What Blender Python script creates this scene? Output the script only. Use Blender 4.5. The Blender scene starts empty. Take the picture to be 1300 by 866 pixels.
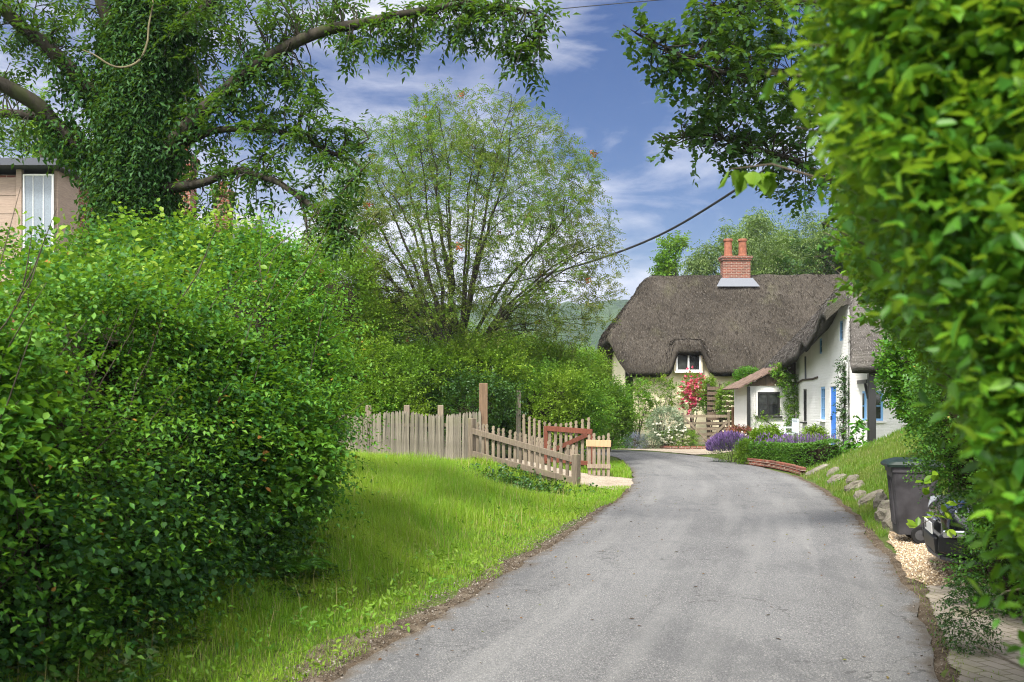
import bpy, math, random
import numpy as np
from mathutils import Vector
R = math.radians
rng = np.random.default_rng(11)
random.seed(5)
S = bpy.context.scene
COL = S.collection
CAMZ, F = 1.7, 1300.0

# ------------------------------------------------------------------ helpers
def tag(o, label=None, cat=None, group=None, kind=None):
    if label: o['label'] = label
    if cat: o['category'] = cat
    if group: o['group'] = group
    if kind: o['kind'] = kind
    return o

def empty(name, loc, label, cat, group=None):
    o = bpy.data.objects.new(name, None); COL.objects.link(o)
    o.location = loc; o.empty_display_size = .2
    return tag(o, label, cat, group)

def attach(o, parent):
    """world-space mesh under an Empty (at its own place) or under another world-space mesh"""
    if parent is not None:
        o.parent = parent
        if parent.type == 'EMPTY':
            o.location = (-parent.location[0], -parent.location[1], -parent.location[2])
    return o

def raw_mesh(name, co, faces_flat, nper, mat, parent=None, smooth=False, uv=None):
    """fast mesh: co (n,3); faces_flat (m,nper) ints"""
    me = bpy.data.meshes.new(name)
    co = np.ascontiguousarray(co, dtype=np.float32); f = np.ascontiguousarray(faces_flat, dtype=np.int32)
    m = len(f)
    me.vertices.add(len(co)); me.vertices.foreach_set('co', co.ravel())
    me.loops.add(m * nper); me.loops.foreach_set('vertex_index', f.ravel())
    me.polygons.add(m)
    me.polygons.foreach_set('loop_start', np.arange(0, m * nper, nper, dtype=np.int32))
    if smooth: me.polygons.foreach_set('use_smooth', np.ones(m, dtype=bool))
    me.update(calc_edges=True)
    if uv is not None:
        l = me.uv_layers.new(name='UVMap')
        l.data.foreach_set('uv', np.ascontiguousarray(uv[f.ravel()], dtype=np.float32).ravel())
    if mat: me.materials.append(mat)
    o = bpy.data.objects.new(name, me); COL.objects.link(o)
    return attach(o, parent)

class MB:
    def __init__(s): s.v = []; s.f = []
    def add(s, v, f):
        k = len(s.v); s.v += [tuple(p) for p in v]; s.f += [tuple(i + k for i in q) for q in f]
    def box(s, c, size, rz=0, axes=None):
        """axes: three unit vectors (u, n, w)"""
        c = Vector(c); hx, hy, hz = size[0] / 2, size[1] / 2, size[2] / 2
        if axes is None:
            a, b = math.cos(rz), math.sin(rz)
            axes = (Vector((a, b, 0)), Vector((-b, a, 0)), Vector((0, 0, 1)))
        u, n, w = [Vector(q) for q in axes]
        v = [c + u * x * hx + n * y * hy + w * z * hz for x, y, z in
             ((-1,-1,-1),(1,-1,-1),(1,1,-1),(-1,1,-1),(-1,-1,1),(1,-1,1),(1,1,1),(-1,1,1))]
        s.add(v, [(0,3,2,1),(4,5,6,7),(0,1,5,4),(1,2,6,5),(2,3,7,6),(3,0,4,7)])
    def bar(s, a, b, w, h, up=(0,0,1)):
        a, b = Vector(a), Vector(b); d = b - a; L = d.length; d.normalize()
        up = Vector(up); n = up.cross(d).normalized(); w2 = d.cross(n).normalized()
        s.box((a + b) / 2, (L, w, h), axes=(d, n, w2))
    def tube(s, pts, rad, n=6, cap=True):
        pts = [Vector(p) for p in pts]; k0 = len(s.v)
        if not hasattr(rad, '__len__'): rad = [rad] * len(pts)
        ref = Vector((.31, .2, 1)).normalized()
        for i, p in enumerate(pts):
            d = (pts[min(i + 1, len(pts) - 1)] - pts[max(i - 1, 0)])
            d = d.normalized() if d.length > 1e-9 else Vector((0, 0, 1))
            r_ = ref if abs(d.dot(ref)) < .95 else Vector((1, 0, 0))
            x = d.cross(r_).normalized(); y = d.cross(x)
            for j in range(n):
                t = 2 * math.pi * j / n
                s.v.append(tuple(p + (x * math.cos(t) + y * math.sin(t)) * rad[i]))
        for i in range(len(pts) - 1):
            for j in range(n):
                a = k0 + i * n + j; b = k0 + i * n + (j + 1) % n
                s.f.append((a, b, b + n, a + n))
        if cap:
            s.f.append(tuple(k0 + j for j in reversed(range(n))))
            e = k0 + (len(pts) - 1) * n
            s.f.append(tuple(e + j for j in range(n)))
    def lathe(s, c, prof, n=16, axis='z'):
        k0 = len(s.v); c = Vector(c)
        for r, z in prof:
            for j in range(n):
                t = 2 * math.pi * j / n; a, b = r * math.cos(t), r * math.sin(t)
                p = {'z': (a, b, z), 'y': (a, z, b), 'x': (z, a, b)}[axis]
                s.v.append(tuple(c + Vector(p)))
        for i in range(len(prof) - 1):
            for j in range(n):
                a = k0 + i * n + j; b = k0 + i * n + (j + 1) % n
                s.f.append((a, b, b + n, a + n))
        s.f.append(tuple(k0 + j for j in reversed(range(n))))
        e = k0 + (len(prof) - 1) * n
        s.f.append(tuple(e + j for j in range(n)))
    def prism(s, poly, thick):
        """poly: list of 3D points (planar), thick: vector"""
        t = Vector(thick); n = len(poly)
        v = [Vector(p) for p in poly] + [Vector(p) + t for p in poly]
        f = [tuple(range(n))[::-1], tuple(range(n, 2 * n))] + [(i, (i + 1) % n, (i + 1) % n + n, i + n) for i in range(n)]
        s.add(v, f)
    def build(s, name, mat, parent=None, smooth=False, bevel=0, seg=1, loc=None):
        me = bpy.data.meshes.new(name); me.from_pydata(s.v, [], s.f); me.update()
        if mat: me.materials.append(mat)
        o = bpy.data.objects.new(name, me); COL.objects.link(o)
        import bmesh
        b = bmesh.new(); b.from_mesh(me); bmesh.ops.recalc_face_normals(b, faces=b.faces); b.to_mesh(me); b.free()
        if smooth:
            for p in me.polygons: p.use_smooth = True
        attach(o, parent)
        if loc is not None: o.location = loc
        if bevel:
            m = o.modifiers.new('edge', 'BEVEL'); m.width = bevel; m.segments = seg; m.limit_method = 'ANGLE'; m.angle_limit = R(40)
        return o

def kids(o): return [c for c in bpy.data.objects if c.parent == o]
def copy_tree(o, parent=None, loc=None):
    c = o.copy(); COL.objects.link(c); c.parent = parent
    if loc is not None: c.location = loc
    for k in kids(o): copy_tree(k, c)
    return c

# numpy value noise
def _h(ix, iy, iz, seed):
    n = (ix * 374761393 + iy * 668265263 + iz * 2147483647 + seed * 974711) & 0xFFFFFFFF
    n = ((n ^ (n >> 13)) * 1274126177) & 0xFFFFFFFF
    return ((n ^ (n >> 16)) & 0xFFFF) / 65535.0
def vnoise(p, scale=1.0, seed=0, octaves=3):
    p = np.asarray(p, dtype=np.float64) * scale; out = np.zeros(len(p)); amp = 1; tot = 0
    for o in range(octaves):
        i = np.floor(p).astype(np.int64); f = p - i; f = f * f * (3 - 2 * f); r = np.zeros(len(p))
        for dx in (0, 1):
            for dy in (0, 1):
                for dz in (0, 1):
                    w = (f[:, 0] if dx else 1 - f[:, 0]) * (f[:, 1] if dy else 1 - f[:, 1]) * (f[:, 2] if dz else 1 - f[:, 2])
                    r += w * _h(i[:, 0] + dx, i[:, 1] + dy, i[:, 2] + dz, seed + o * 17)
        out += amp * (r * 2 - 1); tot += amp; amp *= .5; p = p * 2.03
    return out / tot
def nrm(a): return a / np.maximum(np.linalg.norm(a, axis=-1, keepdims=True), 1e-9)
def rdir(n): return nrm(rng.normal(size=(n, 3)))
def W(px, py, Y): return np.array([(px - 650) / F * Y, Y, CAMZ + (515 - py) / F * Y])
def sstep(a, b, x):
    t = np.clip((np.asarray(x, float) - a) / (b - a), 0, 1); return t * t * (3 - 2 * t)

# ------------------------------------------------------------------ materials
class NT:
    def __init__(s, name):
        s.m = bpy.data.materials.new(name); s.m.use_nodes = True; s.t = s.m.node_tree; s.t.nodes.clear()
        s.out = s.t.nodes.new('ShaderNodeOutputMaterial')
    def n(s, typ, **kw):
        q = s.t.nodes.new('ShaderNode' + typ)
        for k, v in kw.items():
            if k.startswith('i_'):
                key = k[2:]; key = int(key) if key.isdigit() else key.replace('_', ' ')
                s.set(q.inputs[key], v)
            else: setattr(q, k, v)
        return q
    def set(s, sock, v):
        if isinstance(v, bpy.types.NodeSocket): s.t.links.new(v, sock)
        elif isinstance(v, bpy.types.Node): s.t.links.new(v.outputs[0], sock)
        else: sock.default_value = v
    def coord(s, kind='Object', scale=None, rot=None):
        c = s.n('TexCoord').outputs[kind]
        if scale is None and rot is None: return c
        mp = s.n('Mapping', i_Vector=c)
        if scale is not None: mp.inputs['Scale'].default_value = scale
        if rot is not None: mp.inputs['Rotation'].default_value = rot
        return mp.outputs[0]
    def noise(s, scale, detail=4, rough=.55, co=None, dist=0):
        q = s.n('TexNoise'); q.inputs['Scale'].default_value = scale; q.inputs['Detail'].default_value = detail
        q.inputs['Roughness'].default_value = rough; q.inputs['Distortion'].default_value = dist
        s.set(q.inputs['Vector'], co if co is not None else s.coord()); return q.outputs['Fac']
    def ramp(s, fac, stops, interp='LINEAR'):
        q = s.n('ValToRGB'); q.color_ramp.interpolation = interp; e = q.color_ramp.elements
        while len(e) < len(stops): e.new(.5)
        for k, (p, c) in enumerate(stops):
            e[k].position = p; e[k].color = (c[0], c[1], c[2], 1) if hasattr(c, '__len__') else (c, c, c, 1)
        s.set(q.inputs['Fac'], fac); return q.outputs['Color']
    def mix(s, fac, a, b, blend='MIX'):
        q = s.n('Mix', data_type='RGBA', blend_type=blend)
        def rgba(v): return (*v, 1) if isinstance(v, (tuple, list)) and len(v) == 3 else v
        s.set(q.inputs[0], fac); s.set(q.inputs[6], rgba(a)); s.set(q.inputs[7], rgba(b)); return q.outputs[2]
    def bump(s, h, strength=.5, dist=.02, normal=None):
        q = s.n('Bump'); q.inputs['Strength'].default_value = strength; q.inputs['Distance'].default_value = dist
        s.set(q.inputs['Height'], h)
        if normal is not None: s.set(q.inputs['Normal'], normal)
        return q.outputs[0]
    def pbr(s, color, rough=.7, spec=.3, metal=0, normal=None, coat=0):
        q = s.n('BsdfPrincipled')
        s.set(q.inputs['Base Color'], (*color, 1) if isinstance(color, (tuple, list)) and len(color) == 3 else color)
        s.set(q.inputs['Roughness'], rough); q.inputs['Specular IOR Level'].default_value = spec
        s.set(q.inputs['Metallic'], metal); q.inputs['Coat Weight'].default_value = coat
        if normal is not None: s.set(q.inputs['Normal'], normal)
        return q.outputs[0]
    def done(s, sh): s.set(s.out.inputs['Surface'], sh); return s.m

def leafmat(name, cols, trans=.3, rough=.42, spec=.3, patch=None, pscale=.8, tcol=None, odd=None):
    t = NT(name)
    rnd = t.n('NewGeometry').outputs['Random Per Island']
    k = len(cols)
    c = t.ramp(rnd, [(i / (k - 1), q) for i, q in enumerate(cols)])
    if patch:
        f = t.ramp(t.noise(pscale, 3, .6), [(.42, 0.), (.62, 1.)])
        c = t.mix(f, c, t.mix(.75, c, patch))
    if odd:                                   # a few yellowed or browned leaves
        wn = t.n('TexWhiteNoise', noise_dimensions='1D'); t.set(wn.inputs['W'], rnd)
        f2 = t.ramp(wn.outputs['Value'], [(odd[0], 0.), (odd[0] + .004, 1.)], 'CONSTANT')
        c = t.mix(f2, c, odd[1])
    p = t.pbr(c, rough, spec)
    tr = t.n('BsdfTranslucent')
    t.set(tr.inputs['Color'], t.mix(.75, c, tcol or (.16, .30, .012), 'MIX'))
    ms = t.n('MixShader'); ms.inputs[0].default_value = trans
    t.set(ms.inputs[1], p); t.set(ms.inputs[2], tr)
    return t.done(ms.outputs[0])

def barkmat(name, a, b, scale=9, moss=None):
    t = NT(name)
    n = t.noise(scale, 5, .65, t.coord(scale=(1, 1, .3)))
    c = t.ramp(n, [(.3, a), (.7, b)])
    if moss:
        f = t.ramp(t.noise(3.5, 4, .6), [(.5, 0.), (.62, 1.)]); c = t.mix(f, c, moss)
    return t.done(t.pbr(c, .9, .15, normal=t.bump(n, .8, .02)))

def plain(name, col, rough=.6, spec=.3, metal=0, var=.15, scale=30, bump=.0, coat=0):
    t = NT(name); n = t.noise(scale, 4, .6)
    c = t.ramp(n, [(.3, tuple(q * (1 - var) for q in col)), (.7, tuple(min(1, q * (1 + var)) for q in col))])
    return t.done(t.pbr(c, rough, spec, metal, t.bump(n, bump, .01) if bump else None, coat))

def woodmat(name, a, b, streak=(3, 3, .25), scale=14, green=None):
    t = NT(name); co = t.coord(scale=streak)
    oi = t.n('ObjectInfo').outputs['Random']
    n = t.noise(scale, 5, .65, co)
    c = t.ramp(n, [(.25, a), (.75, b)])
    hv = t.n('HueSaturation'); t.set(hv.inputs['Color'], c)
    mr = t.n('MapRange'); t.set(mr.inputs[0], oi); mr.inputs[3].default_value = .7; mr.inputs[4].default_value = 1.3
    t.set(hv.inputs['Value'], mr.outputs[0]); c = hv.outputs[0]
    if green:
        f = t.ramp(t.noise(2.2, 3), [(.5, 0.), (.7, .7)]); c = t.mix(f, c, green)
    return t.done(t.pbr(c, .85, .2, normal=t.bump(n, .5, .008)))

# ------------------------------------------------------------------ foliage makers
KITE = (np.array([(0,0,0),(.42,-.5,.14),(1,0,-.06),(.42,.5,.14)]), np.array([(0,1,2),(0,2,3)]))
OVAL = (np.array([(0,0,0),(.22,-.36,.08),(.6,-.46,.07),(1,0,-.1),(.6,.46,.07),(.22,.36,.08)]), np.array([(0,1,2,3),(0,3,4,5)]))
LOBED = (np.array([(0,0,0),(.15,-.5,.06),(.55,-.34,.05),(.62,-.62,.0),(1,0,-.1),(.62,.62,.0),(.55,.34,.05),(.15,.5,.06)]),
         np.array([(0,1,2,4),(2,3,4,4),(0,4,6,7),(4,5,6,6)]))
def leaves(name, pos, axis, normal, length, width, mat, parent=None, shape=KITE):
    T, Fc = shape
    if shape is LOBED: Fc = np.array([(0,1,2),(0,2,4),(2,3,4),(0,4,6),(4,5,6),(0,6,7)])
    n = len(pos); a = nrm(axis); c = normal - a * (normal * a).sum(1, keepdims=True); c = nrm(c); b = np.cross(c, a)
    L = np.broadcast_to(length, (n,))[:, None, None]; Wd = np.broadcast_to(width, (n,))[:, None, None]
    v = pos[:, None, :] + a[:, None, :] * T[None, :, 0:1] * L + b[:, None, :] * T[None, :, 1:2] * Wd + c[:, None, :] * T[None, :, 2:3] * L
    k = len(T)
    f = (Fc[None] + (np.arange(n) * k)[:, None, None]).reshape(-1, Fc.shape[1])
    return raw_mesh(name, v.reshape(-1, 3), f, Fc.shape[1], mat, parent)

def sprays(base, d, L, k, spread=.9, jit=.35, up=(0, 0, 1), upw=.8, droop=0., size=1.0, flat=False, terminal=True):
    """shoots: leaves set alternately (flat: in opposed pairs) along each; returns pos, axis, normal, scale"""
    n = len(base); d = nrm(d); L = np.broadcast_to(L, (n,))
    upv = np.array(up, float)[None] + rng.normal(size=(n, 3)) * .45
    side = nrm(np.cross(d, upv)); nm = np.cross(side, d)
    P, A, N, Sz = [], [], [], []
    for i in range(k):
        s = (i + .6) / k
        if flat:
            s = (i // 2 + .8) / (k / 2 + .5)
        p = base + d * (L * s)[:, None]; p = p + np.array([0, 0, -1.0]) * (droop * L * s * s)[:, None]
        sg = 1 if i % 2 else -1
        if flat and terminal and i == k - 1:
            ax = d + np.array([0, 0, -1.0]) * droop * 1.5
        else:
            ax = d * .55 + side * sg * spread + rng.normal(size=(n, 3)) * jit + np.array([0, 0, -1.0]) * droop * .8
        P.append(p); A.append(ax); N.append(nm * .6 + np.array([0, 0, 1.0]) * upw + rng.normal(size=(n, 3)) * jit)
        Sz.append(size * rng.uniform(.65, 1.2, n))
    return np.concatenate(P), np.concatenate(A), np.concatenate(N), np.concatenate(Sz)

def grow(p, d, L, r, lev, B, tips, nch=4, ang=.6, ratio=.62, wob=.16, up=.12, start=.3):
    """recursive limbs; B: list of (pts, radii, level); tips: list of (point, direction)"""
    n = 6; pts = [np.array(p, float)]; rad = [r]; d = nrm(np.array(d, float)); ds = [d]
    for i in range(n):
        d = nrm(d + rng.normal(size=3) * wob + np.array([0, 0, up])); pts.append(pts[-1] + d * L / n); ds.append(d)
        rad.append(r * (1 - .75 * (i + 1) / n))
    B.append((pts, rad, lev))
    if lev == 0:
        for i in (2, 3, 4, 5, 6): tips.append((pts[i], ds[i]))
        return
    for c in range(nch):
        f = start + (1 - start) * (c + rng.uniform(.1, .9)) / nch; i = min(int(f * n), n - 1)
        q = pts[i] + (pts[i + 1] - pts[i]) * (f * n - i)
        x = nrm(np.cross(ds[i], rdir(1)[0])); a = ang * rng.uniform(.6, 1.35)
        nd = ds[i] * math.cos(a) + x * math.sin(a)
        grow(q, nd, L * ratio * rng.uniform(.7, 1.2) * (1.15 - .45 * f), max(rad[i] * .6, .004), lev - 1, B, tips, nch, ang, ratio, wob, up, .2)
    tips.append((pts[-1], ds[-1]))
SUN_E, SUN_A, SKY_S, EXPO = 2.7, 13.0, .12, 1.62
SUN_D = (-.40, -.68, 1.04)
SKY_SAT, SKY_HUE, SKY_V = 1.5, .518, .22
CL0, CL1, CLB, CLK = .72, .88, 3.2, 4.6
CLOUD_LOC = (.55, .3, .2)
HAZE = .0003
DENOISE = True
# ------------------------------------------------------------------ terrain, road
EL = np.array([(-4.2,-6),(-2.6,0),(-1.11,6.3),(-.5,8.5),(.37,11.9),(1.09,14.9),(1.91,18.4),(2.45,21),(2.85,24),(3.1,26.5),(3.38,31.6),(3.45,33.5)])
ER = np.array([(-1.4,-6),(.6,0),(2.66,6.3),(3.72,9.6),(4.3,11.95),(4.98,14.7),(5.95,19.2),(6.6,23),(6.85,26),(6.85,28.7),(6.6,33)])
def XL(y): return np.interp(y, EL[:, 1], EL[:, 0])
def XR(y): return np.interp(y, ER[:, 1], ER[:, 0])
def gz(x, y):
    x = np.asarray(x, float); y = np.asarray(y, float)
    dl = XL(y) - x; dr = x - XR(y)
    z = (.36 * sstep(.7, 3.4, dl) + .25 * sstep(3.5, 8, dl)) * sstep(3, 9, y) * (1 - .6 * sstep(25, 30, y))
    z = z - .62 * np.exp(-(((x - .1) / .95) ** 2 + ((y - 20.4) / 1.25) ** 2))
    m = sstep(13.3, 15.2, y) * (1 - sstep(24.8, 27.6, y))
    z = z + np.where(dr > .3, np.minimum(.46 * (dr - .3), 1.9), 0) * m
    z = z + .42 * sstep(.4, 3.2, dr) * sstep(25.5, 28, y) * (1 - sstep(41, 44, y))
    p = np.stack([x.ravel(), y.ravel(), np.zeros(x.size)], 1)
    bumps = vnoise(p, .9, 3, 3).reshape(x.shape) * .05 * sstep(.3, 1.2, np.maximum(dl, dr)) 
    z = z + np.where(y < 200, bumps, 0)
    onroad = (dl < 0.02) & (dr < 0.02) & (y < 36)
    return np.where(onroad, -.03, z)
def gpt(px, py):
    """where the line of sight through a photo pixel meets the ground"""
    d = np.array([(px - 650) / F, 1.0, (515 - py) / F]); lo = 3.
    ys = np.linspace(3, 60, 3000); h = CAMZ + d[2] * ys - gz(d[0] * ys, ys)
    i = np.argmax(h < 0); y = ys[i] if h[i] < 0 else 60.
    return float(d[0] * y), float(y), float(gz(np.array([d[0] * y]), np.array([y]))[0])
def zat(x, y): return float(gz(np.array([x]), np.array([y]))[0])

def axis_lin(a, b, st, far_a, far_b, g=1.35):
    c = list(np.arange(a, b + 1e-6, st)); s_ = st
    while c[-1] < far_b: s_ *= g; c.append(c[-1] + s_)
    s_ = st
    while c[0] > far_a: s_ *= g; c.insert(0, c[0] - s_)
    return np.array(c)
gx = axis_lin(-7, 14, .2, -3500, 3500); gy = axis_lin(2, 34, .2, -3000, 5000)
GX, GY = np.meshgrid(gx, gy)
GZ = gz(GX, GY)
nx, ny = len(gx), len(gy)
idx = np.arange(nx * ny).reshape(ny, nx)
gf = np.stack([idx[:-1, :-1], idx[:-1, 1:], idx[1:, 1:], idx[1:, :-1]], -1).reshape(-1, 4)
t = NT('turf soil'); n1 = t.noise(1.4, 5); n2 = t.noise(40, 4)
c = t.ramp(n1, [(.3, (.05, .085, .016)), (.6, (.085, .11, .028)), (.8, (.11, .09, .045))])
c = t.mix(t.ramp(n2, [(.4, 0.), (.7, .6)]), c, (.045, .06, .016))
M_turf = t.done(t.pbr(c, .95, .1, normal=t.bump(n2, .6, .03)))
tag(raw_mesh('ground', np.stack([GX.ravel(), GY.ravel(), GZ.ravel()], 1), gf, 4, M_turf, smooth=True), kind='structure')

def resample(poly, n):
    poly = np.array(poly, float); s = np.r_[0, np.cumsum(np.linalg.norm(np.diff(poly, axis=0), axis=1))]
    q = np.linspace(0, s[-1], n); return np.stack([np.interp(q, s, poly[:, 0]), np.interp(q, s, poly[:, 1])], 1), q
def smoothline(p, it=12):
    p = p.copy()
    for _ in range(it): p[1:-1] = .25 * p[:-2] + .5 * p[1:-1] + .25 * p[2:]
    return p
left = list(map(tuple, EL)) + [(3.1,35),(1.9,36.3),(-.5,37),(-4,37.2),(-16,37.2)]
right = list(map(tuple, ER)) + [(5.9,35.6),(5.1,37.6),(3.9,39.3),(1.8,40.5),(-4,41.2),(-16,41.4)]
NS = 420
lp, sl = resample(left, NS); rp, _ = resample(right, NS); lp = smoothline(lp); rp = smoothline(rp)
z0 = np.zeros(NS)
jl = vnoise(np.stack([sl * 2.2, z0, z0], 1), 1, 7, 4) * .09; jr = vnoise(np.stack([sl * 2.2, z0 + 9, z0], 1), 1, 8, 4) * .09
dirn = nrm(np.c_[rp - lp, np.zeros(NS)])[:, :2]
lp2 = lp + dirn * jl[:, None]; rp2 = rp + dirn * jr[:, None]
NC = 15; u = np.linspace(0, 1, NC)
RX = lp2[:, None, :] * (1 - u)[None, :, None] + rp2[:, None, :] * u[None, :, None]
camber = .012 + .035 * (1 - (2 * u - 1) ** 2)
rv = np.concatenate([RX, np.broadcast_to(camber[None, :, None], (NS, NC, 1))], -1).reshape(-1, 3)
ri = np.arange(NS * NC).reshape(NS, NC)
rf = np.stack([ri[:-1, :-1], ri[:-1, 1:], ri[1:, 1:], ri[1:, :-1]], -1).reshape(-1, 4)
ruv = np.stack([np.broadcast_to(u[None], (NS, NC)), np.broadcast_to(sl[:, None] / 4, (NS, NC))], -1).reshape(-1, 2)
t = NT('worn asphalt'); uvn = t.coord('UV'); ob = t.coord()
agg = t.noise(70, 4, .75, ob); fine = t.n('TexVoronoi', feature='F1'); fine.inputs['Scale'].default_value = 160; t.set(fine.inputs['Vector'], ob)
big = t.noise(.55, 5, .6, ob, .4); 
sx = t.n('SeparateXYZ', i_Vector=uvn).outputs[0]
trk = t.ramp(sx, [(0., (.0,)*3), (.16, (.2,)*3), (.3, (1.,)*3), (.42, (.15,)*3), (.58, (.15,)*3), (.72, (.9,)*3), (.86, (.15,)*3), (1., (0.,)*3)])
c = t.ramp(big, [(.3, (.115, .115, .118)), (.5, (.15, .15, .152)), (.72, (.19, .19, .188))])
c = t.mix(t.n('Math', operation='MULTIPLY', i_0=trk, i_1=.45).outputs[0], c, (.235, .235, .235))
c = t.mix(t.ramp(agg, [(.40, 0.), (.66, .9)]), c, (.045, .045, .048))
c = t.mix(t.ramp(fine.outputs['Color'], [(.74, 0.), (.86, .75)]), c, (.38, .37, .35))
dk = t.noise(.9, 6, .7, t.coord(scale=(1.2, .5, 1)), .8); c = t.mix(t.ramp(dk, [(.54, 0.), (.60, .38)]), c, (.085, .086, .09))
long_ = t.noise(1.0, 4, .6, t.coord('UV', scale=(9, .5, 1)))
c = t.mix(t.ramp(long_, [(.48, 0.), (.68, .35)]), c, (.25, .248, .24))
edge = t.ramp(t.n('Math', operation='ADD', i_0=t.n('Math', operation='ABSOLUTE', i_0=t.n('Math', operation='SUBTRACT', i_0=sx, i_1=.5).outputs[0]).outputs[0],
              i_1=t.n('Math', operation='MULTIPLY', i_0=t.n('Math', operation='SUBTRACT', i_0=t.noise(3, 5, .7, ob), i_1=.5).outputs[0], i_1=.16).outputs[0]).outputs[0], [(.46, 0.), (.5, .75)])
c = t.mix(edge, c, (.085, .065, .045))
vor = t.n('TexVoronoi', feature='DISTANCE_TO_EDGE'); vor.inputs['Scale'].default_value = .9
wrp = t.n('VectorMath', operation='ADD'); t.set(wrp.inputs[0], ob); 
nz = t.n('TexNoise'); nz.inputs['Scale'].default_value = 2.5; nz.inputs['Detail'].default_value = 5; t.set(nz.inputs['Vector'], ob)
t.set(wrp.inputs[1], nz.outputs['Color']); t.set(vor.inputs['Vector'], wrp.outputs[0])
crk = t.ramp(vor.outputs['Distance'], [(0., .75), (.012, 0.)])
crk = t.mix(t.ramp(t.noise(.5, 2, .5, ob), [(.46, 0.), (.56, 1.)]), (0, 0, 0), crk)
c = t.mix(crk, c, (.04, .04, .04))
hgt = t.n('Math', operation='SUBTRACT', i_0=agg, i_1=fine.outputs['Distance']).outputs[0]
M_road = t.done(t.pbr(c, .85, .25, normal=t.bump(hgt, .6, .012)))
tag(raw_mesh('road', rv, rf, 4, M_road, smooth=True, uv=ruv), kind='structure')

# trodden dirt along the near edge of the verge
i0 = int(np.argmax(lp[:, 1] > 0)); i1 = int(np.argmax(lp[:, 1] > 21)); seg = np.arange(i0, i1)
wd = .27 + .26 * vnoise(np.stack([sl[seg] * .8, seg * 0, seg * 0], 1), 1, 21, 3) ; wd *= (1.1 - .85 * sstep(11, 20, lp[seg, 1])) * (1 + .6 * (1 - sstep(6, 9.5, lp[seg, 1])))
dv = []; 
for k, q in enumerate(seg):
    for a in np.linspace(-.12, 1, 6):
        p = lp2[q] - dirn[q] * wd[k] * a; dv.append((p[0], p[1], max(zat(p[0], p[1]), -.02) + .008 + (.012 if a > 0 else 0)))
dv = np.array(dv); di = np.arange(len(seg) * 6).reshape(-1, 6)
df = np.stack([di[:-1, :-1], di[:-1, 1:], di[1:, 1:], di[1:, :-1]], -1).reshape(-1, 4)
t = NT('gritty dirt'); n1 = t.noise(6, 5); n2 = t.noise(70, 3)
c = t.ramp(n1, [(.3, (.04, .03, .02)), (.55, (.085, .064, .044)), (.75, (.15, .125, .095))])
c = t.mix(t.ramp(n2, [(.55, 0.), (.7, .7)]), c, (.27, .23, .18))
M_dirt = t.done(t.pbr(c, .95, .1, normal=t.bump(n2, .9, .02)))
tag(raw_mesh('dirt_edge', dv, df, 4, M_dirt, smooth=True), kind='structure')

i0 = int(np.argmax(rp[:, 1] > 3)); i1 = int(np.argmax(rp[:, 1] > 25)); seg = np.arange(i0, i1); dv = []
wd = np.where(rp[seg, 1] < 10.2, .28, .14) * (1 + .4 * vnoise(np.stack([sl[seg] * .9, seg * 0, seg * 0], 1), 1, 23, 3))
for k, q in enumerate(seg):
    for a in np.linspace(-.25, 1, 6):
        p = rp2[q] + dirn[q] * wd[k] * a; dv.append((p[0], p[1], max(zat(p[0], p[1]), -.02) + .008))
dv = np.array(dv); di = np.arange(len(seg) * 6).reshape(-1, 6)
df = np.stack([di[:-1, :-1], di[:-1, 1:], di[1:, 1:], di[1:, :-1]], -1).reshape(-1, 4)
tag(raw_mesh('dirt_edge', dv, df, 4, M_dirt, smooth=True), kind='structure')

def patch(name, poly, mat, lift=.012, step=.2):
    """a ground-hugging sheet inside a plan polygon"""
    poly = np.array(poly, float); pq = []
    for i in range(len(poly)):
        a_, b_ = poly[i], poly[(i + 1) % len(poly)]; m_ = max(2, int(np.linalg.norm(b_ - a_) / .08)); pq.append(a_ + (b_ - a_) * np.linspace(0, 1, m_, endpoint=False)[:, None])
    poly = np.concatenate(pq); poly = poly + np.stack([vnoise(np.c_[poly * 3, poly[:, :1] * 0], 1, s_, 3) for s_ in (61, 62)], 1) * .07
    lo = poly.min(0); hi = poly.max(0)
    xs = np.arange(lo[0], hi[0] + step, step); ys = np.arange(lo[1], hi[1] + step, step)
    X, Y = np.meshgrid(xs, ys); x = X.ravel(); y = Y.ravel()
    cx = (X[:-1, :-1] + step / 2).ravel(); cy = (Y[:-1, :-1] + step / 2).ravel()
    ins = inside(poly, cx, cy)
    ii = np.arange(len(x)).reshape(X.shape)
    f = np.stack([ii[:-1, :-1], ii[:-1, 1:], ii[1:, 1:], ii[1:, :-1]], -1).reshape(-1, 4)[ins]
    z = gz(x, y); z = np.maximum(z, -.002) + lift
    return tag(raw_mesh(name, np.stack([x, y, z], 1), f, 4, mat, smooth=True), kind='structure')
def inside(poly, x, y):
    r = np.zeros(len(x), bool); n = len(poly)
    for i in range(n):
        (x1, y1), (x2, y2) = poly[i], poly[(i + 1) % n]
        if y1 == y2: continue
        c = ((y1 > y) != (y2 > y)) & (x < (x2 - x1) * (y - y1) / (y2 - y1) + x1); r ^= c
    return r
def gravelmat(name, a, b, d):
    t = NT(name); v = t.n('TexVoronoi'); v.inputs['Scale'].default_value = 45; t.set(v.inputs['Vector'], t.coord())
    sx = t.n('SeparateColor'); t.set(sx.inputs[0], v.outputs['Color'])
    c = t.ramp(sx.outputs[0], [(0., a), (.5, b), (1., d)])
    c = t.mix(t.ramp(t.noise(1.6, 4), [(.45, 0.), (.75, .6)]), c, (.2, .15, .1))
    return t.done(t.pbr(c, .9, .2, normal=t.bump(v.outputs['Distance'], .9, .015)))
M_gravel = gravelmat('ochre gravel', (.15, .10, .06), (.3, .22, .14), (.42, .35, .26))
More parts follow.
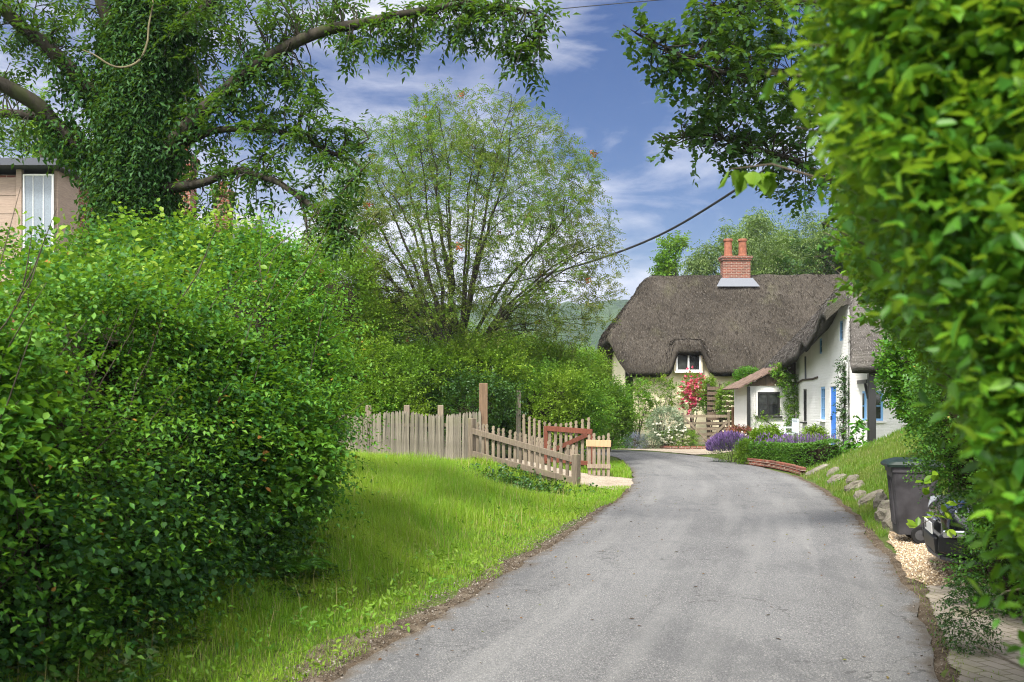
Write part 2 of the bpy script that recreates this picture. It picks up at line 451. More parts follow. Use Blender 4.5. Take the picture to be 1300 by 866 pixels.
M_pale_gravel = gravelmat('pale gravel', (.2, .165, .12), (.32, .27, .21), (.42, .37, .3))
P_pad = [(3.9,10.1),(4.85,13.2),(5.2,14.1),(7.6,14.3),(7.6,9.6),(3.9,9.55)]
P_drive = [(1.45,21.9),(2.05,20.6),(2.55,20.9),(2.85,23.4),(2.3,24.6),(-.2,26.6),(-4,30),(-6,29),(-1.4,25.2)]
P_cott = [(3.9,40.2),(5.2,38.4),(6.3,35.4),(8.6,36.5),(8.9,41.2),(6,41.3)]
P_block = [(2.5,5.6),(3.85,9.55),(6.6,9.5),(6.6,7.4),(4.6,6.6),(3.75,5.0)]
patch('gravel_pad', P_pad, M_gravel, .016, .02); patch('driveway', P_drive, M_pale_gravel, .012, .05); patch('cottage_forecourt', P_cott, M_pale_gravel, .012, .06)
t = NT('block paving'); bt = t.n('TexBrick'); bt.offset = .5
co = t.coord(scale=(1, 1, 1), rot=(0, 0, R(71))); t.set(bt.inputs['Vector'], co)
bt.inputs['Scale'].default_value = 1; bt.inputs['Brick Width'].default_value = .21; bt.inputs['Row Height'].default_value = .11
bt.inputs['Mortar Size'].default_value = .006; bt.inputs['Mortar Smooth'].default_value = .5
bt.inputs['Color1'].default_value = (.22, .19, .16, 1); bt.inputs['Color2'].default_value = (.30, .265, .22, 1); bt.inputs['Mortar'].default_value = (.11, .10, .05, 1)
c = t.mix(t.ramp(t.noise(2.5, 5), [(.5, 0.), (.72, .55)]), bt.outputs[0], (.17, .17, .07))
M_block = t.done(t.pbr(c, .85, .2, normal=t.bump(t.n('Math', operation='ADD', i_0=t.n('Math', operation='MULTIPLY', i_0=bt.outputs['Fac'], i_1=-1.).outputs[0], i_1=t.noise(60, 3)).outputs[0], .7, .01)))
patch('block_paving', P_block, M_block, .02, .018)

# far wooded hill
hx = np.linspace(-900, 1100, 240); hy = np.linspace(420, 1000, 70); HX, HY = np.meshgrid(hx, hy)
pp = np.stack([HX.ravel(), HY.ravel(), HX.ravel() * 0], 1)
hz = 92 * np.sin(np.clip((HY.ravel() - 420) / 360, 0, 1) * math.pi / 2) ** 1.3 * (.92 + .16 * vnoise(pp, .0025, 2, 2)) + 5 * vnoise(pp, .05, 4, 3) - 4
hz *= .55 + .45 * sstep(-900, -200, HX.ravel()); 
ii = np.arange(HX.size).reshape(HX.shape)
hf = np.stack([ii[:-1, :-1], ii[:-1, 1:], ii[1:, 1:], ii[1:, :-1]], -1).reshape(-1, 4)
t = NT('distant woodland'); n1 = t.noise(.02, 4); n2 = t.noise(.16, 4, .7)
c = t.ramp(n2, [(.3, (.010, .024, .010)), (.7, (.03, .06, .02))]); c = t.mix(t.ramp(n1, [(.5, 0.), (.6, .8)]), c, (.05, .085, .03))
M_hill = t.done(t.pbr(c, .95, .05, normal=t.bump(n2, 1, 4)))
tag(raw_mesh('hill', np.stack([HX.ravel(), HY.ravel(), hz], 1), hf, 4, M_hill), kind='structure')
# ------------------------------------------------------------------ building helpers
def V3(a): return Vector((float(a[0]), float(a[1]), float(a[2])))
def wall(name, parent, o, u, n, u0, u1, z0, ztop, openings, mat, thick=.3, rev=.14, extra=()):
    """wall face with real openings and reveals; o: point at u=0,z=0; u along, n outward; ztop(u)"""
    o, u, n = V3(o), V3(u), V3(n); mb = MB()
    us = sorted({u0, u1, *extra, *[q for op in openings for q in op[:2]]})
    P = lambda a, z, d=0: o + u * a + Vector((0, 0, z)) - n * d
    for a, b in zip(us[:-1], us[1:]):
        ops = sorted([op for op in openings if op[0] <= a + 1e-6 and op[1] >= b - 1e-6], key=lambda q: q[2])
        z = z0
        for op in ops + [None]:
            ta, tb = (ztop(a), ztop(b)) if op is None else (op[2], op[2])
            if max(ta, tb) - z > 1e-4: mb.add([P(a, z), P(b, z), P(b, tb), P(a, ta)], [(0, 1, 2, 3)])
            if op is not None: z = op[3]
        mb.add([P(a, z0, thick), P(b, z0, thick), P(b, ztop(b), thick), P(a, ztop(a), thick)], [(3, 2, 1, 0)]) if not ops else None
        mb.add([P(a, ztop(a)), P(b, ztop(b)), P(b, ztop(b), thick), P(a, ztop(a), thick)], [(0, 1, 2, 3)])
    for a, b, c, d in openings:
        mb.add([P(a, c), P(b, c), P(b, c, rev), P(a, c, rev)], [(0, 1, 2, 3)]); mb.add([P(a, d), P(b, d), P(b, d, rev), P(a, d, rev)], [(3, 2, 1, 0)])
        mb.add([P(a, c), P(a, d), P(a, d, rev), P(a, c, rev)], [(0, 1, 2, 3)]); mb.add([P(b, c), P(b, d), P(b, d, rev), P(b, c, rev)], [(3, 2, 1, 0)])
    for a in (u0, u1): mb.add([P(a, z0), P(a, ztop(a)), P(a, ztop(a), thick), P(a, z0, thick)], [(0, 1, 2, 3)])
    me = bpy.data.meshes.new(name); me.from_pydata(mb.v, [], mb.f); me.materials.append(mat); me.update()
    ob = bpy.data.objects.new(name, me); COL.objects.link(ob); return attach(ob, parent)

def window(parent, o, u, n, a0, a1, z0, z1, mat, pane, nxb=1, nzb=1, fw=.05, rec=.07, sill=None, bar=.022, label=None):
    o, u, n = V3(o), V3(u), V3(n); mb = MB(); up = Vector((0, 0, 1))
    P = lambda a, z, d=rec: o + u * a + up * z - n * d
    ax = (u, n, up); dep = .05
    for a in (a0 + fw / 2, a1 - fw / 2): mb.box(P(a, (z0 + z1) / 2), (fw, dep, z1 - z0), axes=ax)
    for z in (z0 + fw / 2, z1 - fw / 2): mb.box(P((a0 + a1) / 2, z), (a1 - a0 - 2 * fw, dep - .004, fw), axes=ax)
    for i in range(1, nxb + 1):
        a = a0 + (a1 - a0) * i / (nxb + 1); w_ = bar * 2 if nxb == 1 else bar
        mb.box(P(a, (z0 + z1) / 2), (w_, dep - .01, z1 - z0 - 2 * fw), axes=ax)
    for i in range(1, nzb + 1): mb.box(P((a0 + a1) / 2, z0 + (z1 - z0) * i / (nzb + 1)), (a1 - a0 - 2 * fw, dep - .018, bar), axes=ax)
    w = mb.build('window', mat, parent)
    if label: w['label'] = label
    g = MB(); g.box(P((a0 + a1) / 2, (z0 + z1) / 2, rec + .008), (a1 - a0 - 2 * fw + .01, .006, z1 - z0 - 2 * fw + .01), axes=ax)
    g.build('pane', pane, w)
    if sill:
        s_ = MB(); s_.box(P((a0 + a1) / 2, z0 - .03, -.03), (a1 - a0 + .12, .16, .055), axes=ax); s_.build('sill', sill, w, bevel=.006)
    return w

t = NT('old window glass'); lw = t.noise(1.7, 3)
M_pane = t.done(t.pbr(t.ramp(lw, [(.4, (.012, .014, .015)), (.7, (.05, .055, .05))]), .08, .6, normal=t.bump(t.noise(3, 2), .05, .02)))
M_white_paint = plain('white gloss paint', (.8, .8, .78), .35, .4, var=.04)
M_black_paint = plain('black painted wood', (.018, .018, .018), .45, .4)
M_blue = plain('bright blue door paint', (.03, .22, .80), .4, .4, var=.08)
M_pale_blue = plain('pale blue window paint', (.2, .42, .72), .45, .35, var=.06)
def rough_wall(name, col, dirt, brick=True):
    t = NT(name); co = t.coord(); n1 = t.noise(.9, 5, .6); n2 = t.noise(26, 4, .7)
    c = t.mix(t.ramp(n1, [(.52, 0.), (.78, .5)]), col, dirt)
    c = t.mix(t.ramp(t.noise(9, 5, .7), [(.6, 0.), (.75, .35)]), c, dirt)
    h = n2
    if brick:
        bt = t.n('TexBrick'); bt.offset = .5
        sp = t.n('SeparateXYZ', i_Vector=co); ad = t.n('Math', operation='ADD', i_0=sp.outputs[0], i_1=sp.outputs[1]).outputs[0]
        cb = t.n('CombineXYZ', i_0=ad, i_1=sp.outputs[2]).outputs[0]
        wv = t.n('VectorMath', operation='ADD'); t.set(wv.inputs[0], cb)
        nz = t.n('TexNoise'); nz.inputs['Scale'].default_value = 4
        sc = t.n('VectorMath', operation='SCALE'); t.set(sc.inputs[0], nz.outputs['Color']); sc.inputs['Scale'].default_value = .05
        t.set(nz.inputs['Vector'], co); t.set(wv.inputs[1], sc.outputs[0]); t.set(bt.inputs['Vector'], wv.outputs[0])
        bt.inputs['Scale'].default_value = 1; bt.inputs['Brick Width'].default_value = .24; bt.inputs['Row Height'].default_value = .085
        bt.inputs['Mortar Size'].default_value = .012; bt.inputs['Mortar Smooth'].default_value = .8
        h = t.n('Math', operation='SUBTRACT', i_0=n2, i_1=bt.outputs['Fac']).outputs[0]
    return t.done(t.pbr(c, .85, .2, normal=t.bump(h, .4, .012)))
M_white_brick = rough_wall('whitewashed brick', (.80, .79, .77), (.56, .54, .50))
M_cream = rough_wall('cream render', (.82, .73, .52), (.66, .57, .40), False)
def thatchmat(name, a, b, c3, fleck):
    t = NT(name); uv = t.coord('UV', scale=(26, 5, 1)); ob = t.coord()
    s1 = t.noise(1.0, 6, .75, uv); big = t.noise(.55, 5, .65, ob); f = t.noise(34, 3, .7, ob)
    c = t.ramp(s1, [(.28, a), (.52, b), (.74, c3)])
    c = t.mix(t.ramp(big, [(.42, 0.), (.68, .7)]), c, tuple(q * .55 for q in a))
    c = t.mix(t.ramp(t.noise(.8, 4, .6, t.coord(scale=(1, 1, .4))), [(.55, 0.), (.72, .5)]), c, (.13, .125, .075))
    c = t.mix(t.ramp(f, [(.62, 0.), (.7, .65)]), c, fleck)
    h = t.n('Math', operation='ADD', i_0=s1, i_1=t.n('Math', operation='MULTIPLY', i_0=f, i_1=.7).outputs[0]).outputs[0]
    return t.done(t.pbr(c, .95, .08, normal=t.bump(h, 1, .09)))
M_thatch_a = thatchmat('brown weathered thatch', (.036, .030, .024), (.085, .073, .06), (.165, .145, .12), (.26, .24, .2))
M_thatch_b = thatchmat('grey weathered thatch', (.08, .072, .066), (.17, .155, .14), (.29, .27, .25), (.42, .4, .37))
M_straw = None
def strawmat(name, cols):
    t = NT(name); r_ = t.n('NewGeometry').outputs['Random Per Island']
    return t.done(t.pbr(t.ramp(r_, [(i / (len(cols) - 1), q) for i, q in enumerate(cols)]), .9, .1))
M_straw_a = strawmat('loose brown straw', [(.032, .026, .021), (.07, .06, .049), (.10, .087, .072), (.19, .17, .145)])
M_straw_b = strawmat('loose grey straw', [(.07, .062, .056), (.145, .13, .118), (.21, .195, .18), (.34, .32, .3)])

def thatch(parent, o, u, v, na, nb, A, B, Z, th, mat, straw, nstraw, rr=.28, sl=1.0):
    """A(s,t), B(s,t): plan coordinates along u and v; Z(a,b): top surface"""
    o = np.array(o, float); u = np.array(u, float); v = np.array(v, float)
    s, tt = np.meshgrid(np.linspace(0, 1, na), np.linspace(0, 1, nb), indexing='ij')
    s_ = s.ravel(); t_ = tt.ravel(); a = A(s_, t_); b = B(s_, t_)
    z = Z(a, b)
    La, Lb = np.ptp(a), np.ptp(b)
    d = np.minimum(np.minimum(s_, 1 - s_) * La, np.minimum(t_, 1 - t_) * Lb)
    e = np.clip(1 - d / rr, 0, 1); drop = rr * .75 * (1 - np.sqrt(np.clip(1 - e * e, 0, 1)))
    xy = o[:2] + a[:, None] * u[:2] + b[:, None] * v[:2]
    p3 = np.stack([xy[:, 0], xy[:, 1], z], 1)
    wob = vnoise(p3, 1.1, 31, 3) * .07 + vnoise(p3, 5, 33, 3) * .03
    ztop = z - drop + wob
    ca, cb = a.mean(), b.mean()
    zb = z - th + .03 * vnoise(p3, 3, 35, 2)
    ai = a + np.where(s_ < .5, 1, -1) * .06 * (d < .01); bi = b + np.where(t_ < .5, 1, -1) * .06 * (d < .01)
    xyb = o[:2] + ai[:, None] * u[:2] + bi[:, None] * v[:2]
    N = na * nb; top = np.stack([xy[:, 0], xy[:, 1], ztop], 1); bot = np.stack([xyb[:, 0], xyb[:, 1], np.minimum(zb, ztop - .1)], 1)
    i = np.arange(N).reshape(na, nb)
    q = np.stack([i[:-1, :-1], i[1:, :-1], i[1:, 1:], i[:-1, 1:]], -1).reshape(-1, 4)
    ring = np.concatenate([i[:-1, 0], i[-1, :-1], i[:0:-1, -1], i[0, :0:-1]])
    nr = np.roll(ring, -1)
    side = np.stack([ring, ring + N, nr + N, nr], 1)
    slope = np.sqrt(np.maximum((z - z.min()) ** 2, 0)) * 1.4
    uv = np.concatenate([np.stack([a, slope], 1), np.stack([a + .3, slope * 0 + b], 1)])
    ob = raw_mesh('roof', np.concatenate([top, bot]), np.concatenate([q, q[:, ::-1] + N, side]), 4, mat, parent, True, uv)
    # loose straw ends lying down the slope
    TZ = top.reshape(na, nb, 3)
    ii = rng.uniform(.3, na - 1.3, nstraw); jj = rng.uniform(.3, nb - 1.3, nstraw); i0 = ii.astype(int); j0 = jj.astype(int); fi = (ii - i0)[:, None]; fj = (jj - j0)[:, None]
    p = TZ[i0, j0] * (1 - fi) * (1 - fj) + TZ[i0 + 1, j0] * fi * (1 - fj) + TZ[i0, j0 + 1] * (1 - fi) * fj + TZ[i0 + 1, j0 + 1] * fi * fj
    e1 = TZ[i0 + 1, j0] - TZ[i0, j0]; e2 = TZ[i0, j0 + 1] - TZ[i0, j0]; nm = nrm(np.cross(e1, e2)); nm *= np.sign(nm[:, 2:3] + 1e-9)
    g = np.stack([nm[:, 0], nm[:, 1], -(1 - nm[:, 2] ** 2) / np.maximum(nm[:, 2], .15)], 1)
    ax = nrm(g) + rng.normal(size=g.shape) * .12 + nm * .13
    leaves('straw', p + nm * .012, ax, nm + rng.normal(size=g.shape) * .3, rng.uniform(.10, .24, nstraw) * sl, rng.uniform(.010, .022, nstraw) * sl, straw, ob)
    return ob
def smin(a, b, k):
    h = np.clip(.5 + .5 * (b - a) / k, 0, 1); return b * (1 - h) + a * h - k * h * (1 - h)

# ------------------------------------------------------------------ cream cottage at the bend
HA = empty('thatched_cottage', (4.9, 44, 0), 'cream rendered cottage with a big brown half-hipped thatch and twin-pot brick chimney', 'cottage')
oA = (4.9, 44, 0); uA = (1, 0, 0); vA = (0, 1, 0); LA, DA = 12.2, 6.2
def ZA(a, b):
    m = 1.17
    lift = .92 * np.exp(-np.clip((np.abs(a - 2.63) - .5) / .24, 0, 9) ** 2) * (1 - sstep(-.5, .6, b))
    front = 3.36 + .012 * a + m * (b + .55) + lift; back = 3.36 + m * (DA + .55 - b); hip = 4.82 + 1.32 * (a + .75); hipr = 4.5 + 1.3 * (LA + .8 - a)
    z = smin(smin(front, back, .25), smin(hip, hipr, .2), .45)
    return np.minimum(z, 7.78) + .10 * sstep(6.95 + .06 * np.sin(a * 5.2), 7.0 + .06 * np.sin(a * 5.2), z)
thatch(HA, oA, uA, vA, 190, 110,
       lambda s, t: (-.75 + .8 * np.clip((.22 - t) / .22, 0, 1) ** 1.6) * (1 - s) + (LA + .75) * s,
       lambda s, t: -.55 + (DA + 1.1) * t, ZA, .46, M_thatch_a, M_straw_a, 34000, .28, .85)
za = lambda q: 3.95 if q < 1.9 or q > 3.3 else 4.2
wall('wall', HA, oA, uA, (0, -1, 0), 0, LA, -.2, lambda q: 3.7, [], M_cream, .3)
def endz(q): return min(3.55 + 1.12 * min(q, DA - q), 4.75)
wall('wall', HA, (4.9, 44 + DA, 0), (0, -1, 0), (-1, 0, 0), 0, DA, -.2, endz, [], M_cream, .3, extra=(1.07, DA / 2, DA - 1.07))
wall('wall', HA, (4.9 + LA, 44, 0), (0, 1, 0), (1, 0, 0), 0, DA, -.2, endz, [], M_cream, .3, extra=(1.07, DA - 1.07))
wall('wall', HA, (4.9 + LA, 44 + DA, 0), (-1, 0, 0), (0, 1, 0), 0, LA, -.2, lambda q: 3.7, [], M_cream, .3)
# dormer box that carries the upstairs window under the lifted thatch
mb = MB(); mb.box((4.9 + 2.63, 43.93, 3.58), (1.2, .42, .92)); mb.build('dormer', M_cream, HA)
window(HA, (4.9, 43.72, 0), uA, (0, -1, 0), 2.1, 3.16, 3.16, 3.96, M_white_paint, M_pane, 1, 0, .07, -.02, M_white_paint, .035)
t = NT('chimney brick'); bt = t.n('TexBrick'); sp = t.n('SeparateXYZ', i_Vector=t.coord())
t.set(bt.inputs['Vector'], t.n('CombineXYZ', i_0=t.n('Math', operation='ADD', i_0=sp.outputs[0], i_1=sp.outputs[1]).outputs[0], i_1=sp.outputs[2]).outputs[0])
bt.inputs['Scale'].default_value = 1; bt.inputs['Brick Width'].default_value = .225; bt.inputs['Row Height'].default_value = .075; bt.inputs['Mortar Size'].default_value = .008
bt.inputs['Color1'].default_value = (.22, .07, .045, 1); bt.inputs['Color2'].default_value = (.12, .05, .038, 1); bt.inputs['Mortar'].default_value = (.30, .25, .2, 1)
cb = t.mix(t.ramp(t.noise(4, 5), [(.5, 0.), (.75, .6)]), bt.outputs[0], (.10, .07, .05))
M_brick = t.done(t.pbr(cb, .9, .15, normal=t.bump(t.n('Math', operation='SUBTRACT', i_0=t.noise(30, 3), i_1=bt.outputs['Fac']).outputs[0], .7, .01)))
M_terra = plain('terracotta', (.22, .085, .05), .8, .2, var=.3, scale=9)
M_lead = plain('grey lead flashing', (.13, .14, .16), .6, .3, var=.1)
def chimney(parent, x, y, z0, z1, w, d, pots, potr, poth, flash=None):
    mb = MB(); mb.box((x, y, (z0 + z1) / 2 - .1), (w, d, z1 - z0 - .2))
    mb.box((x, y, z1 - .15), (w + .1, d + .1, .1)); mb.box((x, y, z1 - .05), (w + .18, d + .18, .1))
    c = mb.build('chimney', M_brick, parent, bevel=.008)
    for dx in pots:
        q = MB(); q.lathe((x + dx, y, z1), [(potr * 1.1, 0), (potr * 1.1, .06), (potr, .1), (potr * .92, poth - .12), (potr * 1.14, poth - .1), (potr * 1.14, poth - .03), (potr, poth), (potr * .7, poth), (potr * .68, poth - .3)], 14)
        q.build('pot', M_terra, c, smooth=False)
    if flash:
        q = MB(); q.prism(flash, (0, .02, 0)); q.build('flashing', M_lead, c)
    return c
# stepped lead apron on the front slope at the stack's foot
cx, cy = 10.25, 47.0
chimney(HA, cx, cy, 6.9, 8.52, 1.25, .62, (-.33, .33), .19, .82,
        [(cx - .72, cy - .33, 7.52), (cx + .72, cy - .33, 7.52), (cx + .98, cy - .62, 7.1), (cx - .98, cy - .62, 7.1)])

# ------------------------------------------------------------------ white cottage along the lane
NB = np.array([9.42, 28.5, 0]); dB = nrm(np.array([.108, .994, 0])); eB = np.array([dB[1], -dB[0], 0])
HB = empty('white_cottage', tuple(NB), 'whitewashed brick cottage with grey eyebrowed thatch, blue door and low annexe', 'cottage')
LB, DB = 11.3, 4.6
def eye(a): return np.interp(a, [-.5, .2, 1, 2, 3, 4, 5, 6, 8, 10, 12], [1.0, 1.08, 1.02, .74, .46, .28, .2, .15, .06, 0, -.1]) + .3 * np.exp(-((a - 4.35) / .5) ** 2) + .16 * np.exp(-((a - 1.2) / .5) ** 2)
def ZB(a, b):
    front = 3.42 + 1.04 * (b + .6) + eye(a) * (1 - sstep(-.3, 1.7, b)); back = 3.5 + 1.04 * (DB + .6 - b)
    near = 2.95 + 1.12 * (a + 1.7); far = 3.35 + 1.9 * (LB + 1.4 - a)
    z = smin(smin(front, back, .25), smin(near, far, .2), .3)
    return np.minimum(z, 6.5) + .09 * sstep(5.85 + .06 * np.sin(a * 5.2), 5.9 + .06 * np.sin(a * 5.2), z)
def bF(a): return -.62 * sstep(.05, .55, a) + (-.03 + .2 * np.minimum(a, 0)) * (1 - sstep(.05, .55, a)) - .5 * sstep(9.0, 12.3, a)
def AB(s, t): return -1.7 + (LB + 3.1) * s
thatch(HB, NB, dB, eB, 200, 100, AB, lambda s, t: bF(AB(s, t)) * (1 - t) + (DB + .6) * t, ZB, .4, M_thatch_b, M_straw_b, 34000, .24, .6)
nB = -eB
def ztB(q): return float(min(3.9 + .78 * eye(np.array(q)), 4.35 + 1.1 * q))
zs = tuple(np.linspace(0, 11.2, 45))
door = (1.95, 2.85, .38, 2.28)
opB = [door, (3.62, 4.32, 1.25, 2.3), (6.85, 7.55, 1.14, 2.27), (9.3, 10.0, 1.14, 2.27), (4.1, 4.55, 3.36, 3.85), (1.0, 1.45, 3.58, 4.16)]
wall('wall', HB, NB, dB, nB, 0, LB, -.3, ztB, opB, M_white_brick, .32, .09, zs)
window(HB, NB, dB, nB, *opB[1], M_pale_blue, M_pane, 1, 2, .08, .04, M_white_brick, label='pale blue window')
window(HB, NB, dB, nB, *opB[2], M_black_paint, M_pane, 1, 2, .06, .05, M_black_paint)
window(HB, NB, dB, nB, *opB[3], M_black_paint, M_pane, 1, 2, .06, .05, M_black_paint)
window(HB, NB, dB, nB, *opB[4], M_pale_blue, M_pane, 0, 1, .06, .04)
window(HB, NB, dB, nB, *opB[5], M_pale_blue, M_pane, 0, 1, .06, .04)
mb = MB(); P = lambda a, z, d: V3(NB) + V3(dB) * a + Vector((0, 0, z)) - V3(nB) * d
axB = (V3(dB), V3(nB), Vector((0, 0, 1)))
for k in range(6): mb.box(P(2.0 + .15 * k + .017, 1.33, .05), (.142, .04, 1.88), axes=axB)
d_ = mb.build('door', M_blue, HB, bevel=.004); d_['label'] = 'bright blue plank door'
q = MB(); q.box(P(2.72, 1.32, .015), (.03, .05, .14), axes=axB); q.build('handle', M_black_paint, d_)
q = MB(); q.box(P(2.4, .335, .05), (1.15, .4, .09), axes=axB); q.build('doorstep', M_lead, HB, bevel=.01)
M_oldwood = woodmat('dark old timber', (.03, .022, .016), (.09, .068, .05))
q = MB(); q.tube([P(4.75, 2.62, -.02), P(5.6, 2.58, -.03), P(7.4, 2.6, -.04), P(8.4, 2.53, -.03), P(9.9, 2.5, -.03)], .035, 6); q.build('drip_ledge', M_oldwood, HB)
q = MB(); q.tube([P(6.9, 2.62, -.03), P(6.95, 3.4, -.03)], .03, 6); q.build('downpipe', M_lead, HB)
# end wall under the catslide, timber porch
opE = [(.14, .44, 1.28, 2.1), (.6, .88, 1.28, 2.1), (1.45, 2.0, 1.22, 1.95)]
wall('wall', HB, NB - dB * .004, eB, -dB, 0, DB, -.3, lambda q: 3.85, opE, M_white_brick, .3, .12)
for op in opE: window(HB, NB - dB * .004, eB, -dB, *op, M_pale_blue, M_pane, 0 if op[0] < 1 else 1, 1, .06, .03, M_white_brick)
wall('wall', HB, NB + dB * LB, eB, dB, 0, DB, -.3, lambda q: 3.6, [], M_white_brick, .3)
wall('wall', HB, NB + eB * DB, dB, eB, 0, LB, -.3, lambda q: 3.9, [], M_white_brick, .3)
PE = lambda a, b, z: V3(NB) + V3(dB) * a + V3(eB) * b + Vector((0, 0, z))
for b_ in (.28, 3.6):
    q = MB(); q.box(PE(-1.25, b_, 1.4), (.19, .19, 2.3), axes=axB); q.build('porch_post', M_black_paint, HB, bevel=.01)
q = MB(); q.bar(PE(-1.25, .2, 2.48), PE(-1.25, 4.4, 2.48), .16, .14); q.build('porch_beam', M_black_paint, HB)
q = MB(); q.bar(PE(-1.15, .2, 2.35), PE(-.05, .2, 2.35), .08, .1); q.bar(PE(-1.2, .2, 1.9), PE(-.8, .2, 2.35), .06, .06); q.build('porch_brace', M_black_paint, HB)
# annexe
yA = 37.6
q = MB(); gxa = [8.72, 10.5]
wall('wall', HB, (8.72, yA, 0), (1, 0, 0), (0, -1, 0), 0, 1.9, .1, lambda q: 2.42, [(.26, 1.12, 1.32, 2.2)], M_white_brick, .3, .12)
wall('wall', HB, (8.72, yA + 2.6, 0), (0, -1, 0), (-1, 0, 0), 0, 2.6, .1, lambda q: 2.42, [], M_white_brick, .3)
window(HB, (8.72, yA, 0), (1, 0, 0), (0, -1, 0), .26, 1.12, 1.32, 2.2, M_black_paint, M_pane, 1, 1, .075, .03, M_black_paint, .03)
M_board = woodmat('weathered brown boards', (.06, .042, .03), (.17, .125, .09), (3, 3, .4))
q = MB()
rz = lambda x: 2.38 + (x - 8.4) * .50
for k in range(12):
    x0 = 8.64 + k * .165; z1 = rz(x0 + .08) - .05
    if z1 > 2.44: q.box((x0 + .08, yA - .02, (2.43 + z1) / 2), (.155, .05 + .006 * (k % 2), z1 - 2.43))
q.build('gable_boards', M_board, HB)
t = NT('mossy roof tiles'); n1 = t.noise(6, 4)
M_tile = t.done(t.pbr(t.ramp(n1, [(.35, (.09, .06, .045)), (.65, (.2, .14, .11))]), .9, .15, normal=t.bump(n1, .5, .03)))
q = MB()
for k in range(9):
    x0, x1 = 8.25 + k * .27, 8.25 + k * .27 + .31
    q.box(((x0 + x1) / 2, yA + 1.15, rz((x0 + x1) / 2) + .03 + (k % 2) * .004), (.36, 2.85, .045), axes=(Vector((1, 0, .58)).normalized(), Vector((0, 1, 0)), Vector((-.58, 0, 1)).normalized()))
q.build('annexe_roof', M_tile, HB)
q = MB(); q.box((8.67, yA - .06, 1.35), (.1, .1, 2.1)); q.build('corner_post', M_black_paint, HB)

# ------------------------------------------------------------------ house beyond the hedge (boarded bay, brick stacks)
HC = empty('brick_house', (-12, 30, 0), 'brick house with boarded bay window and two tall stacks behind the ivy-clad ash', 'house')
q = MB(); q.box((-13.2, 35, 2.9), (14, 7, 6.2)); q.build('wall', M_brick, HC)
t = NT('slate'); bt = t.n('TexBrick'); t.set(bt.inputs['Vector'], t.coord('UV')); n1 = t.noise(5, 4)
M_slate = t.done(t.pbr(t.ramp(n1, [(.3, (.11, .115, .125)), (.7, (.23, .235, .25))]), .6, .3, normal=t.bump(t.noise(20, 3), .4, .02)))
q = MB(); x0, x1 = -20.5, -8.6
q.prism([(x0, 31.1, 5.85), (x0, 35, 8.25), (x0, 38.9, 5.85), (x0, 38.9, 5.65), (x0, 31.1, 5.65)], (x1 - x0, 0, 0)); q.build('roof', M_slate, HC)
def at(px, py, Y): return V3(W(px, py, Y))
c1 = W(233, 200, 31.5); c2 = W(276, 250, 32.5)
chimney(HC, c1[0], 31.5, 5.0, float(c1[2]), .62, .62, (0,), .15, .4)
chimney(HC, c2[0], 33.2, 5.2, float(W(276, 243, 33.2)[2]), .5, .5, (0,), .12, .3)
M_clap = woodmat('pale pinkish weatherboard', (.17, .125, .10), (.28, .215, .17), (.3, .3, 4))
yb = 27.0; zt = float(W(0, 216, yb)[2]); xr = float(W(72, 0, yb)[0]); xl = xr - 3.4; zb_ = 4.6
q = MB(); 
for k in range(13):
    z = zb_ + .11 + k * .24
    if z < zt: q.box(((xl + xr - .9) / 2, yb - .012 * (k % 2), z), (xr - .9 - xl, .1, .235))
q.box((xr - .04, yb + .7, (zb_ + zt) / 2), (.1, 1.3, zt - zb_)); q.box((xr - .95, yb - .04, (zb_ + zt) / 2), (.14, .14, zt - zb_)); 
q.build('bay', M_clap, HC)
q = MB(); q.box(((xl + xr) / 2, yb + 1.7, (2 + zt) / 2), (xr - xl - .14, 3.2, zt - 2.2)); q.build('bay_core', M_brick, HC)
window(HC, (xr - .86, yb, 0), (1, 0, 0), (0, -1, 0), 0, .8, zb_ + .9, zt - .12, M_white_paint, plain('painted sky reflection glass', (.16, .19, .22), .15, .6), 2, 0, .04, -.05, M_white_paint, .012)  # pane colour lightened to stand in for the sky's reflection
q = MB(); q.box(((xl + xr) / 2, yb + 1.2, zt + .1), (xr - xl + .45, 3.4, .16)); q.box(((xl + xr) / 2, yb + 1.2, zt + .2), (xr - xl + .2, 3.2, .06)); q.build('bay_roof', plain('dark lead roof', (.06, .065, .08), .6), HC)
# ------------------------------------------------------------------ fences, gates
M_pale_wood = woodmat('silvered paling wood', (.09, .078, .062), (.26, .23, .18), (6, 6, .3), 10, (.16, .17, .08))
M_grey_wood = woodmat('weathered grey brown wood', (.10, .078, .058), (.26, .21, .155), (4, 4, .3), 12, (.16, .15, .08))
M_new_wood = woodmat('fresh sawn wood', (.28, .17, .09), (.44, .29, .17), (4, 4, .4), 10)
M_red_wood = woodmat('red brown stained wood', (.08, .026, .016), (.14, .05, .03), (4, 4, .4), 10)

def pale_mesh(w, h, d, point):
    """one upright: flat or shaped top"""
    if point == 'knob':
        pr = [(-.5, 0), (.5, 0), (.5, h - .13), (.3, h - .11), (.3, h - .095), (.5, h - .07), (.42, h - .02), (0, h), (-.42, h - .02), (-.5, h - .07), (-.3, h - .095), (-.3, h - .11), (-.5, h - .13)]
    elif point: pr = [(-.5, 0), (.5, 0), (.5, h - .05), (.12, h), (-.12, h), (-.5, h - .05)]
    else: pr = [(-.5, 0), (.5, 0), (.5, h), (-.5, h)]
    mb = MB(); mb.prism([(x * w, -d / 2, z) for x, z in pr], (0, d, 0)); return mb

